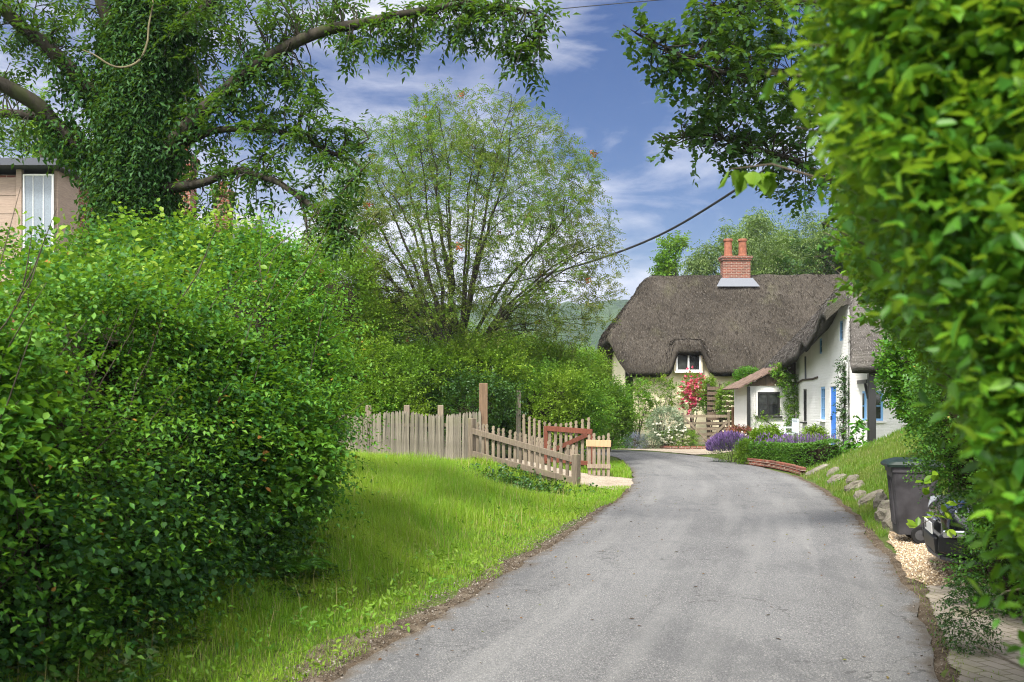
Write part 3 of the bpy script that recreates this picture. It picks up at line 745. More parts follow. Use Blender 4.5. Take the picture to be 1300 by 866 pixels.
# tall paling fence on top of the bank
A0 = np.array([-4.6, 23.4]); A1 = np.array([-.72, 23.9])
f1 = empty('paling_fence', (A0[0], A0[1], zat(*A0)), 'tall weathered fence of close-set pales running along the top of the grass bank', 'fence')
dd = nrm(np.append(A1 - A0, 0)[None])[0]; Lf = np.linalg.norm(A1 - A0); rzf = math.atan2(dd[1], dd[0])
proto = None; npal = 82
for i in range(npal):
    p = A0 + dd[:2] * Lf * i / (npal - 1); z = zat(*p) - .04
    top = 1.53 + .05 * math.sin(i * .16 + 1.2) + rng.uniform(-.02, .02)
    if proto is None:
        o = pale_mesh(.05, 1.2, .022, 'p').build('pale', M_pale_wood, f1); proto = o
    else: o = proto.copy(); COL.objects.link(o); o.parent = f1
    o.location = Vector((p[0], p[1], z)) - f1.location; o.rotation_euler = (rng.normal() * .02, rng.normal() * .02, rzf + rng.normal() * .06); o.scale = (rng.uniform(.85, 1.15), 1, (top - z) / 1.2)
for h in (.2, .8):
    q = MB(); q.bar((A0[0], A0[1] + .05, .45 + h), (A1[0], A1[1] + .05, .45 + h), .05, .08); q.build('rail', M_grey_wood, f1)
for px in (467, 516, 559):
    y = 23.75; x = (px - 650) / F * y; q = MB(); q.box((x, y + .1, .9), (.13, .13, 1.62)); w_ = q.build('post', M_grey_wood, f1, bevel=.01); w_['label'] = 'square post standing above the pales'
# tall post at the fence corner
px_, py_ = A1 + np.array([.05, .12])
tp = empty('gate_post', (px_, py_, zat(px_, py_)), 'tall square brown post at the corner of the pale fence', 'post')
q = MB(); q.box((px_, py_, 1.2), (.2, .2, 2.05)); q.build('shaft', woodmat('brown post wood', (.07, .045, .028), (.16, .105, .065)), tp, bevel=.012)
tp2 = (float(W(658, 0, 27.2)[0]), 27.2)
t2 = empty('timber_post', (tp2[0], tp2[1], zat(*tp2)), 'slim pale timber post behind the picket gate', 'post')
q = MB(); q.box((tp2[0], tp2[1], 1.05), (.13, .13, 2.1)); q.build('shaft', M_pale_wood, t2, bevel=.01)

# ranch rails and pickets dropping to the lane
B0 = np.array([-.95, 23.5]); B1 = np.array([1.36, 21.5])
f2 = empty('picket_fence', (B0[0], B0[1], .3), 'low picket fence with two wide sloping rails dropping from the bank to the lane', 'fence')
db = B1 - B0; rzb = math.atan2(db[1], db[0]); zb0, zb1 = .42, .0
q = MB(); nb_ = nrm(np.array([[db[1], -db[0]]]))[0] * .055
lift = lambda f, h: zb0 * (1 - f) + zb1 * f + h
for h, a, b in ((.72, 0, 1), (.20, 0, 1)):
    q = MB(); P0 = (B0[0] + nb_[0], B0[1] + nb_[1], lift(0, h)); P1 = (B1[0] + nb_[0], B1[1] + nb_[1], lift(1, h - (.16 if h > .5 else .08)))
    q.bar(P0, P1, .04, .13); q.build('rail', M_grey_wood, f2, bevel=.006)
proto = None
for i in range(19):
    f = (i + .35) / 19; p = B0 + db * f; z = lift(f, -.06)
    if proto is None: proto = o = pale_mesh(.075, 1.0, .025, 'knob').build('picket', M_grey_wood, f2)
    else: o = proto.copy(); COL.objects.link(o); o.parent = f2
    o.location = Vector((p[0], p[1], z)) - f2.location; o.rotation_euler = (0, rng.normal() * .025, rzb); o.scale = (1, 1, 1.0 - .1 * f + rng.uniform(-.02, .02))
for f, hh in ((1.0, .68), (.02, 1.0)):
    p = B0 + db * f; q = MB(); q.box((p[0] + nb_[0] * .3, p[1] + nb_[1] * .3, lift(f, hh / 2 - .1)), (.14, .14, hh + .2), rzb); q.build('post', M_grey_wood, f2, bevel=.012)

# stained gate standing open, with its pickets
C0 = np.array([.28, 26.6]); C1 = np.array([1.98, 25.4])
f3 = empty('picket_gate', (C0[0], C0[1], .1), 'open driveway gate of grey pickets with a red brown braced frame', 'gate')
dc = C1 - C0; rzc = math.atan2(dc[1], dc[0]); nc = nrm(np.array([[dc[1], -dc[0]]]))[0] * .05
proto = None
for i in range(13):
    f = (i + .3) / 13; p = C0 + dc * f
    if proto is None: proto = o = pale_mesh(.075, 1.15, .025, 'knob').build('picket', M_grey_wood, f3)
    else: o = proto.copy(); COL.objects.link(o); o.parent = f3
    top = 1.5 - .22 * math.sin(math.pi * np.clip(f, 0, 1)) ** 1.0 - .05 * f
    o.location = Vector((p[0], p[1], .18)) - f3.location; o.rotation_euler = (0, rng.normal() * .015, rzc); o.scale = (1, 1, (top - .18) / 1.15)
P3 = lambda f, z: (C0[0] + dc[0] * f + nc[0], C0[1] + dc[1] * f + nc[1], z)
q = MB(); q.bar(P3(.38, 1.12), P3(1.02, 1.05), .05, .13); q.bar(P3(.36, .22), P3(.36, 1.18), .05, .1, (1, 0, 0)); q.bar(P3(1.0, .2), P3(1.0, .985), .05, .1, (1, 0, 0))
q.bar(P3(.36, .33), P3(1.02, .26), .05, .11)
q.build('gate_frame', M_red_wood, f3, bevel=.006)
q = MB(); q.bar((*(np.array(P3(.45, .42))[:2] + nc * .5), .55), (*(np.array(P3(.96, 1))[:2] + nc * .5), .98), .03, .11); q.build('brace', M_red_wood, f3)

# last picket panel by the lane with its pale board
D0 = np.array([1.86, 24.6]); D1 = np.array([2.3, 24.45])
f4 = empty('lane_fence', (D0[0], D0[1], .05), 'short picket panel beside the lane with a pale new board across it', 'fence')
ddv = D1 - D0; rzd = math.atan2(ddv[1], ddv[0]); proto = None
for i in range(5):
    f = i / 4; p = D0 + ddv * f
    if proto is None: proto = o = pale_mesh(.075, 1.02, .025, 'knob').build('picket', M_grey_wood, f4)
    else: o = proto.copy(); COL.objects.link(o); o.parent = f4
    o.location = Vector((p[0], p[1], .02)) - f4.location; o.rotation_euler = (0, rng.normal() * .01, rzd); o.scale = (1, 1, .97 + .04 * math.sin(i * 2))
q = MB(); q.bar((D0[0] - .08, D0[1] - .03, .8), (D1[0] + .06, D1[1] - .04, .79), .035, .16); q.build('board', M_new_wood, f4, bevel=.005)
q = MB(); q.bar((D0[0] - .05, D0[1] - .03, .25), (D1[0] + .05, D1[1] - .04, .25), .03, .1); q.build('rail', M_grey_wood, f4)

# five-bar gate into the cream cottage's garden
Yg = 40.8; G0 = float(W(866, 0, Yg)[0]); G1 = float(W(926, 0, Yg)[0])
g5 = empty('farm_gate', (G0, Yg, .1), 'weathered five-bar wooden gate with crossed braces before the pink rose', 'gate')
for k, z in enumerate((.2, .45, .68, .9, 1.18)):
    q = MB(); q.bar((G0, Yg, z + .1), (G1, Yg, z + .1), .05, .085 if k < 4 else .11); q.build('bar', M_grey_wood, g5)
for x in (G0 + .03, G1 - .03):
    q = MB(); q.box((x, Yg, .78), (.1, .07, 1.3)); q.build('stile', M_grey_wood, g5)
q = MB(); q.bar((G0 + .1, Yg - .05, 1.2), ((G0 + G1) / 2 + .05, Yg - .05, .3), .03, .09); q.bar((G1 - .1, Yg - .052, 1.05), ((G0 + G1) / 2 + .05, Yg - .052, .3), .03, .09); q.build('brace', M_grey_wood, g5)
gp = empty('gate_post', (G1 + .2, Yg - .1, 0), 'thick brown post the five-bar gate is hung beside the annexe', 'post')
q = MB(); q.box((G1 + .2, Yg - .1, .78), (.24, .24, 1.7)); q.build('shaft', woodmat('red brown post wood', (.11, .06, .035), (.2, .12, .07)), gp, bevel=.015)
# slatted screen fence behind the rose
Ys = 41.8; s0 = float(W(898, 0, Ys)[0]); s1 = float(W(985, 0, Ys)[0])
sf = empty('slatted_fence', (s0, Ys, 0), 'dark slatted timber fence between the roses and the annexe roof', 'fence')
q = MB()
for k in range(11): q.box(((s0 + s1) / 2, Ys, .35 + k * .205), (s1 - s0, .03, .14))
q.build('slat_panel', M_board, sf)
for x in (s0 + .05, float(W(915, 0, Ys)[0]), s1): 
    q = MB(); q.box((x, Ys + .07, 1.3), (.1, .1, 2.6 if x < s0 + .1 else 2.6)); q.build('post', M_oldwood, sf)

# ------------------------------------------------------------------ garden edging, bench, trellis
M_redbrick = M_brick
def edging(name, label, pts, h, w):
    o = empty(name, (pts[0][0], pts[0][1], 0), label, 'edging'); mb = MB()
    pl, s = resample(pts, 200); n = int(s[-1] / .235)
    for r_ in range(2 if h > .12 else 1):
        for k in range(n):
            a = (k + .5 * (r_ % 2)) * .235 + .11
            if a > s[-1]: continue
            x = np.interp(a, s, pl[:, 0]); y = np.interp(a, s, pl[:, 1]); x2 = np.interp(a + .05, s, pl[:, 0]); y2 = np.interp(a + .05, s, pl[:, 1])
            mb.box((x + rng.normal() * .008, y + rng.normal() * .008, zat(x, y) * 0 + .04 + h / (2 if h > .12 else 1) * (r_ + .5) - .02), (.215, w, h / (2 if h > .12 else 1) - .012), math.atan2(y2 - y, x2 - x) + rng.normal() * .03)
    mb.build('bricks', M_redbrick, o, bevel=.008); return o
e0 = [(6.72, 29.3), (7.02, 27.8), (7.08, 26.0), (6.98, 24.4)]
edging('brick_edging', 'low crumbling red brick edging under the clipped box hedge', e0, .2, .13)
edging('brick_edging', 'thin red brick kerb round the flower bed below the five-bar gate', [(5.4, 41.0), (6.2, 39.9), (7.6, 39.6), (8.3, 39.9)], .11, .12)
# slatted bench against the white wall
bx, by = float(W(1001, 0, 34)[0]), 34.0; bz = zat(bx, by)
bn = empty('garden_bench', (bx, by, bz), 'pale blue slatted bench against the whitewashed wall', 'bench')
M_bench = plain('pale blue grey paint', (.6, .66, .72), .5)
dv_ = V3(dB); ev_ = V3(eB); C_ = lambda a, b, z: Vector((bx, by, bz + z)) + dv_ * a + ev_ * b
q = MB()
for k in range(4): q.box(C_(0, -.2 + .11 * k, .42), (1.1, .08, .025), axes=(dv_, ev_, Vector((0, 0, 1))))
q.build('seat', M_bench, bn)
q = MB()
for k in range(9): q.box(C_(-.5 + .125 * k, .22, .66), (.045, .025, .42), axes=(dv_, ev_, Vector((0, 0, 1))))
q.box(C_(0, .22, .88), (1.12, .04, .07), axes=(dv_, ev_, Vector((0, 0, 1)))); q.build('backrest', M_bench, bn)
for a in (-.52, .52):
    for b in (-.2, .22):
        q = MB(); q.box(C_(a, b, .3 if b < 0 else .44), (.05, .05, .6 if b < 0 else .88), axes=(dv_, ev_, Vector((0, 0, 1)))); q.build('leg', M_bench, bn)
    q = MB(); q.box(C_(a, 0, .62), (.06, .5, .03), axes=(dv_, ev_, Vector((0, 0, 1)))); q.build('armrest', M_bench, bn)
# trellis at the cottage corner
tr = empty('trellis', (NB[0] - .05, NB[1] + .3, .3), 'white lattice trellis on the corner of the whitewashed wall carrying a climber', 'trellis')
q = MB()
for a in (.2, .42, .64, .86): q.box(P(a, 1.65, -.05), (.03, .02, 2.5), axes=axB)
for k in range(13): q.box(P(.53, .5 + .2 * k, -.07), (.74, .02, .03), axes=axB)
q.build('lattice', M_white_paint, tr)

# ------------------------------------------------------------------ overhead wires
M_wire = plain('black cable', (.02, .02, .022), .6)
def wire(label, pts, r):
    pts = np.array(pts); s = np.linspace(0, 1, len(pts)); q_ = np.linspace(0, 1, 60)
    c = np.stack([np.interp(q_, s, pts[:, i]) for i in range(3)], 1); c = smoothline(c, 30)
    q = MB(); q.tube(c, r, 6); return tag(q.build('overhead_wire', M_wire, smooth=True), label, 'cable')
wire('thick black cable sagging past the brick chimney into the dark oak', [W(470, 388, 60), W(640, 366, 48), W(770, 328, 40), W(845, 298, 36), W(900, 263, 33), W(950, 231, 30), W(975, 213, 28.5), W(1060, 150, 26), W(1150, 70, 24)], .042)
wire('thin high cable crossing the sky above the rowan', [W(520, 36, 30), W(690, 13, 28), W(835, 0, 27), W(1000, -12, 26)], .012)
# ------------------------------------------------------------------ wheelie bin
bx, by = 4.98, 12.75; bz = zat(bx, by) + .016
wb = empty('wheelie_bin', (bx, by, bz), 'charcoal wheelie bin with a green lid beside the stones of the bank', 'bin')
M_bin = plain('charcoal plastic', (.034, .032, .035), .55, .3, var=.45, scale=5)
M_lid = plain('green lid plastic', (.007, .018, .013), .5, .4, var=.15, scale=6)
M_rub = plain('black rubber', (.012, .012, .012), .8, .2)
M_hub = plain('grey hub', (.05, .05, .052), .5)
rzb_ = R(-12)
def T(x, y, z):
    a, b = math.cos(rzb_), math.sin(rzb_); return (bx + x * a - y * b, by + x * b + y * a, bz + z)
def loft(rings, name, mat, parent, bevel=0, smooth=False, xf=T):
    mb = MB(); n = len(rings[0]); v = []; f = []
    for r_ in rings: v += [xf(*p) for p in r_]
    for i in range(len(rings) - 1):
        for j in range(n): f.append((i * n + j, i * n + (j + 1) % n, (i + 1) * n + (j + 1) % n, (i + 1) * n + j))
    f.append(tuple(range(n))[::-1]); f.append(tuple((len(rings) - 1) * n + j for j in range(n)))
    mb.add(v, f); return mb.build(name, mat, parent, smooth, bevel, 2)
def rrect(x0, x1, y0, y1, z, r=.04, zf=None):
    pts = []
    for cx_, cy_, a0 in ((x1 - r, y1 - r, 0), (x0 + r, y1 - r, 90), (x0 + r, y0 + r, 180), (x1 - r, y0 + r, 270)):
        for k in range(4):
            a = R(a0 + 30 * k); pts.append((cx_ + r * math.cos(a), cy_ + r * math.sin(a), z))
    return pts
# x: handle side at +x end is at the back (hidden), front lip at -x
loft([rrect(-.2, .2, -.22, .22, .1), rrect(-.205, .21, -.225, .225, .2), rrect(-.27, .27, -.27, .27, .86), rrect(-.285, .285, -.285, .285, .865), rrect(-.285, .285, -.285, .285, .93)], 'body', M_bin, wb)
q = MB()
for k in (-.12, 0, .12): q.bar(T(-.215, k, .22), T(-.265, k, .8), .02, .02)
q.build('rib', M_bin, wb)
ld = loft([rrect(-.33, .31, -.31, .31, .93, .05), rrect(-.34, .31, -.315, .315, .96, .05), rrect(-.31, .29, -.29, .29, .995, .08), rrect(-.2, .2, -.2, .2, 1.03, .08)], 'lid', M_lid, wb, 0)
q = MB(); q.tube([T(.3, -.24, .93), T(.38, -.24, .95), T(.38, .24, .95), T(.3, .24, .93)], .018, 8); q.build('handle', M_bin, wb)
q = MB(); q.tube([T(.05, -.26, .105), T(.05, .26, .105)], .012, 8); q.build('axle', M_hub, wb)
for sy in (-.27, .27):
    c = T(.05, sy, .105)
    q = MB(); q.lathe((0, 0, 0), [(.06, -.025), (.1, -.028), (.107, -.015), (.107, .015), (.1, .028), (.06, .025)], 20, 'y')
    w_ = q.build('wheel', M_rub, wb); w_.location = Vector(c) - wb.location; w_.rotation_euler = (0, 0, rzb_)
    q = MB(); q.lathe((0, 0, 0), [(.065, -.03), (.02, -.034), (.02, .034), (.065, .03)], 12, 'y'); q.build('hub', M_hub, w_)

# ------------------------------------------------------------------ car nosing out of the drive
carz = zat(5.6, 11.2) + .016
CX, CY = 4.27, 10.42; rc = R(-15)
car = empty('parked_car', (CX + 2, CY, carz), 'black car nosing out of the hedge with fog lamp and white front plate', 'car')
t = NT('black car paint'); M_paint = t.done(t.pbr((.010, .011, .012), .18, .5, coat=.6))
M_chrome = plain('bright chrome', (.75, .76, .78), .15, .5, 1.0, var=.03)
M_lampglass = plain('clear lamp lens', (.2, .21, .23), .12, .6, .3, var=.3, scale=18)
M_glass = plain('dark car glass', (.012, .014, .016), .05, .6)
def TC(x, y, z):
    a, b = math.cos(rc), math.sin(rc); return (CX + x * a - y * b, CY + x * b + y * a, carz + z)
xs = [0.0, .05, .16, .38, .8, 1.15, 2.7, 3.3, 3.75, 3.95, 4.02]
hw = [.52, .66, .78, .84, .87, .88, .88, .86, .80, .70, .6]
zt_ = [.62, .70, .76, .83, .92, .96, .97, .98, .96, .86, .75]; zb2 = [.30, .24, .21, .2, .2, .2, .2, .22, .26, .34, .4]
rings = []
for x, w_, a, b in zip(xs, hw, zt_, zb2):
    m = (a + b) / 2
    rings.append([(x, -w_ * .93, b), (x, -w_, b + .08), (x, -w_ * 1.0, m), (x, -w_ * .95, a - .06), (x, -w_ * .78, a), (x, 0, a + .03), (x, w_ * .78, a), (x, w_ * .95, a - .06), (x, w_, m), (x, w_, b + .08), (x, w_ * .93, b), (x, 0, b)])
cb_ = loft(rings, 'body', M_paint, car, 0, True, TC)
sd = cb_.modifiers.new('sub', 'SUBSURF'); sd.levels = sd.render_levels = 2
ro = [[(.95, -.72, .95), (.95, .72, .95), (3.85, .72, .95), (3.85, -.72, .95)], [(1.3, -.68, 1.15), (1.3, .68, 1.15), (3.8, .68, 1.15), (3.8, -.68, 1.15)], [(1.75, -.58, 1.42), (1.75, .58, 1.42), (3.5, .58, 1.42), (3.5, -.58, 1.42)], [(2.0, -.52, 1.46), (2.0, .52, 1.46), (3.3, .52, 1.46), (3.3, -.52, 1.46)]]
loft(ro, 'cabin', M_glass, car, .05, False, TC)
q = MB(); q.box((0, 0, 0), (1.45, 1.02, .03)); rf_ = q.build('roof', M_paint, car, bevel=.02); rf_.location = Vector(TC(2.65, 0, 1.465)) - car.location; rf_.rotation_euler = (0, 0, rc)
for x in (.78, 3.25):
    for sy in (-.8, .8):
        q = MB(); q.lathe((0, 0, 0), [(.2, -.1), (.29, -.1), (.31, -.07), (.31, .07), (.29, .1), (.2, .1)], 28, 'y')
        w_ = q.build('wheel', M_rub, car); w_.location = Vector(TC(x, sy, .31)) - car.location; w_.rotation_euler = (0, 0, rc)
        q = MB(); q.lathe((0, 0, 0), [(.21, -.085), (.17, -.075), (.05, -.09), (.05, .09), (.17, .075), (.21, .085)], 10, 'y'); q.build('rim', M_hub, w_)
M_grille = None
t = NT('black mesh grille'); ck = t.n('TexChecker'); ck.inputs['Scale'].default_value = 170; t.set(ck.inputs['Vector'], t.coord())
M_grille = t.done(t.pbr(t.mix(ck.outputs['Fac'], (.004, .004, .004), (.025, .025, .026)), .4, .4))
q = MB(); q.box((0, 0, 0), (.04, .8, .16)); g_ = q.build('grille', M_grille, car, bevel=.01); g_.location = Vector(TC(-.005, 0, .335)) - car.location; g_.rotation_euler = (0, R(-6), rc)
for sy in (-1, 1):
    # side intake, fog lamp with chrome surround, headlamp
    q = MB(); q.box((0, 0, 0), (.32, .05, .17)); o = q.build('air_intake', M_grille, car, bevel=.015); o.location = Vector(TC(.10, sy * .695, .37)) - car.location; o.rotation_euler = (0, R(4), rc + sy * R(48))
    q = MB(); q.box((0, 0, 0), (.24, .04, .075)); o = q.build('fog_lamp', M_chrome, car, bevel=.015, seg=2); o.location = Vector(TC(.11, sy * .735, .49)) - car.location; o.rotation_euler = (0, R(-4), rc + sy * R(42))
    q = MB(); q.lathe((0, 0, 0), [(.03, -.032), (.02, -.036), (.005, -.038)], 12, 'y'); l_ = q.build('lens', M_lampglass, o)
    q = MB(); q.prism([(-.2, 0, -.07), (.16, 0, -.05), (.24, 0, .06), (-.14, 0, .06)], (0, .09, 0)); o = q.build('headlight', M_lampglass, car, bevel=.02, seg=2); o.location = Vector(TC(.22, sy * .72 - .03, .68)) - car.location; o.rotation_euler = (0, 0, rc + sy * R(50))
    for k in (-.08, .06):
        q = MB(); q.lathe((0, 0, 0), [(.045, -.01), (.045, -.03), (.02, -.035)], 14, 'y'); p_ = q.build('bulb_ring', M_chrome, o); p_.location = (k, 0, 0)
q = MB(); sp_ = [(.36, -.86, .245), (.17, -.75, .24), (.05, -.54, .24), (.01, 0, .24), (.05, .54, .24), (.17, .75, .24), (.36, .86, .245)]
for a_, b_ in zip(sp_[:-1], sp_[1:]): q.bar(TC(*a_), TC(*b_), .09, .03)
q.build('splitter', plain('dark grey trim', (.05, .05, .055), .35), car)
q = MB(); q.box((0, 0, 0), (.012, .52, .115)); pl_ = q.build('number_plate', plain('white number plate', (.78, .78, .74), .4, var=.04), car, bevel=.004)
pl_.location = Vector(TC(-.045, -.12, .50)) - car.location; pl_.rotation_euler = (0, R(-4), rc)
fc = bpy.data.curves.new('lettering', 'FONT'); fc.body = 'LU'; fc.size = .105; fc.align_x = 'CENTER'; fc.align_y = 'CENTER'; fc.extrude = .001; fc.materials.append(M_rub)
ft = bpy.data.objects.new('lettering_source', fc); COL.objects.link(ft); bpy.context.view_layer.update()
me_ = bpy.data.meshes.new_from_object(ft.evaluated_get(bpy.context.evaluated_depsgraph_get())); bpy.data.objects.remove(ft)
fo = bpy.data.objects.new('lettering', me_); COL.objects.link(fo); fo.parent = pl_; fo.location = (-.0085, .16, 0); fo.rotation_euler = (R(90), 0, R(-90)); fo.scale = (.8, 1, 1)
q = MB(); q.tube([TC(-.005, -.42, .585), TC(-.035, 0, .60), TC(-.005, .42, .585)], .012, 6); q.build('trim_strip', M_chrome, car)

# ------------------------------------------------------------------ stones on the bank
t = NT('flinty stone'); n1 = t.noise(5, 6, .7); n2 = t.noise(22, 4)
M_stone = t.done(t.pbr(t.mix(t.ramp(n2, [(.5, 0.), (.7, .6)]), t.ramp(n1, [(.3, (.07, .06, .05)), (.5, (.14, .125, .10)), (.72, (.28, .255, .21))]), (.1, .11, .06)), .9, .2, normal=t.bump(n1, 1, .05)))
def stone(px, py, size, label, seed, squash=(1, .7, .75), rz=0):
    size *= 1.3; x, y, z = gpt(px, py); import bmesh
    b = bmesh.new(); bmesh.ops.create_icosphere(b, subdivisions=3, radius=1)
    co = np.array([v.co[:] for v in b.verts]); d = 1 + .35 * vnoise(co, 1.1, seed, 3) + .10 * vnoise(co, 5, seed + 1, 3)
    co = np.round(co * d[:, None] * 3.2) / 3.2 * .55 + co * d[:, None] * .45
    co *= np.array(squash) * size
    for v, c in zip(b.verts, co): v.co = c
    me = bpy.data.meshes.new('bank_stone'); b.to_mesh(me); b.free(); me.materials.append(M_stone)
    o = bpy.data.objects.new('bank_stone', me); COL.objects.link(o); o.location = (x, y, z + size * .22); o.rotation_euler = (R(rng.uniform(-15, 15)), R(-25), rz)
    return tag(o, label, 'stone', 'stones set in the grass bank')
stone(1149, 672, .26, 'largest craggy stone against the wheel of the bin', 3, (.95, .6, .95), .5)
stone(1128, 663, .20, 'tall pale stone second from the bin', 5, (.7, .55, 1.1), .3)
stone(1118, 645, .17, 'tilted slab stone halfway up the bank, above the tall pale one', 7, (.8, .5, .95), .9)
stone(1107, 637, .15, 'broad light stone in the middle of the line of bank stones', 9, (1.3, .6, .6), .2)
stone(1093, 633, .12, 'small light stone just before the broad one', 12, (1.1, .7, .7), 1.2)
stone(1085, 622, .13, 'grey stone under the dark topped one', 14, (1.2, .7, .7), .1)
stone(1083, 613, .12, 'small dark topped stone high in the grass', 17, (1, .7, .8), .6)
stone(1062, 612, .13, 'flat grey stone low on the bank, next to the farthest pale one', 21, (1.2, .7, .6), .2)
stone(1057, 602, .12, 'farthest pale stone beside the lawn edge', 25, (1.3, .8, .5), .8)
stone(1035, 600, .14, 'flat sunken stone in the clipped lawn by the hedge end', 27, (1.9, .8, .3), .1)
# ------------------------------------------------------------------ leaf and bark materials
G = lambda *a: [tuple(q) for q in a]
M_hedge = leafmat('hedge leaves', G((.014,.065,.010),(.025,.105,.012),(.04,.15,.014),(.075,.21,.018)), .38, .5, .25, (.022,.085,.014), .8, odd=(.988,(.3,.13,.03)))
M_hedge2 = leafmat('bramble and hazel leaves', G((.03,.12,.012),(.055,.17,.016),(.09,.23,.02),(.13,.27,.03)), .35, .5, .25, odd=(.985,(.3,.16,.03)))
M_ivyleaf = leafmat('ivy leaves', G((.012,.05,.012),(.022,.078,.014),(.04,.11,.02)), .18, .55, .2)
M_lime = leafmat('lime shoots', G((.09,.19,.012),(.16,.27,.018),(.24,.34,.03)), .4, .42, .3)
M_ash = leafmat('ash leaflets', G((.014,.045,.010),(.022,.065,.013),(.04,.11,.018)), .3, .5, .25)
M_palegreen = leafmat('light green leaves', G((.08,.18,.018),(.13,.25,.024),(.2,.31,.036)), .42, .5, .2)
M_rowan = leafmat('rowan leaflets', G((.05,.13,.018),(.085,.18,.024),(.13,.2,.03),(.17,.17,.04)), .38, .5, .2, (.16,.14,.045), .3)
M_rowan_top = M_rowan
M_mid = leafmat('mid green leaves', G((.055,.16,.016),(.095,.23,.022),(.15,.3,.03)), .42, .5, .22, (.22,.31,.03), .6)
M_yellowgreen = leafmat('yellow green leaves', G((.11,.21,.018),(.18,.29,.026),(.26,.34,.036)), .42, .5, .2, (.08,.19,.018), .6)
M_darkleaf = leafmat('dark leaves', G((.014,.045,.010),(.025,.075,.013),(.045,.115,.018)), .15, .4, .3)
M_oak = leafmat('dark oak leaves', G((.012,.04,.010),(.022,.065,.012),(.04,.1,.016)), .25, .5, .25)
M_privet = leafmat('privet leaves', G((.018,.075,.010),(.045,.15,.012),(.08,.22,.014),(.15,.31,.02)), .4, .42, .3, (.035,.13,.012), 2.2, (.28,.42,.02), odd=(.993,(.36,.2,.08)))
M_boxleaf = leafmat('box leaves', G((.02,.07,.010),(.04,.12,.014),(.075,.17,.018)), .25, .5, .25, odd=(.99,(.3,.22,.05)))
M_bright = leafmat('fresh green leaves', G((.04,.15,.014),(.07,.21,.018),(.11,.27,.025)), .35, .4, .3)
M_willow = leafmat('silvery willow leaves', G((.09,.15,.05),(.14,.2,.07),(.2,.26,.09)), .35, .5, .2)
M_silver = leafmat('silver leaves', G((.15,.2,.13),(.24,.3,.2),(.3,.36,.24)), .2, .6, .2)
M_bluegrey = leafmat('blue grey catmint', G((.12,.15,.19),(.19,.2,.3),(.24,.25,.36)), .2, .6, .2)
M_purple = leafmat('lavender flowers', G((.09,.05,.16),(.16,.09,.26),(.24,.15,.34)), .15, .6, .2)
M_pink = leafmat('pink rose petals', G((.5,.03,.09),(.65,.09,.17),(.75,.22,.3)), .25, .5, .2, tcol=(.6,.08,.1))
M_whitefl = leafmat('white petals', G((.6,.6,.5),(.72,.7,.58)), .2, .6, .2, tcol=(.6,.6,.4))
M_orange = leafmat('orange berries', G((.26,.06,.02),(.36,.10,.03)), .1, .4, .3, tcol=(.5,.1,.02))
M_bark = barkmat('mossy ash bark', (.014,.012,.009), (.05,.043,.033), 12, (.035,.04,.016))
M_bark2 = barkmat('grey brown bark', (.035,.028,.02), (.12,.1,.075))
M_palebark = barkmat('lichened bark', (.06,.052,.03), (.16,.14,.08))
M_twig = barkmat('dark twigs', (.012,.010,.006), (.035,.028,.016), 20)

def tubes(name, items, mat, parent, n=5):
    mb = MB()
    for pts, rad in items: mb.tube(pts, rad, n, cap=False)
    return mb.build(name, mat, parent, smooth=True) if mb.f else None

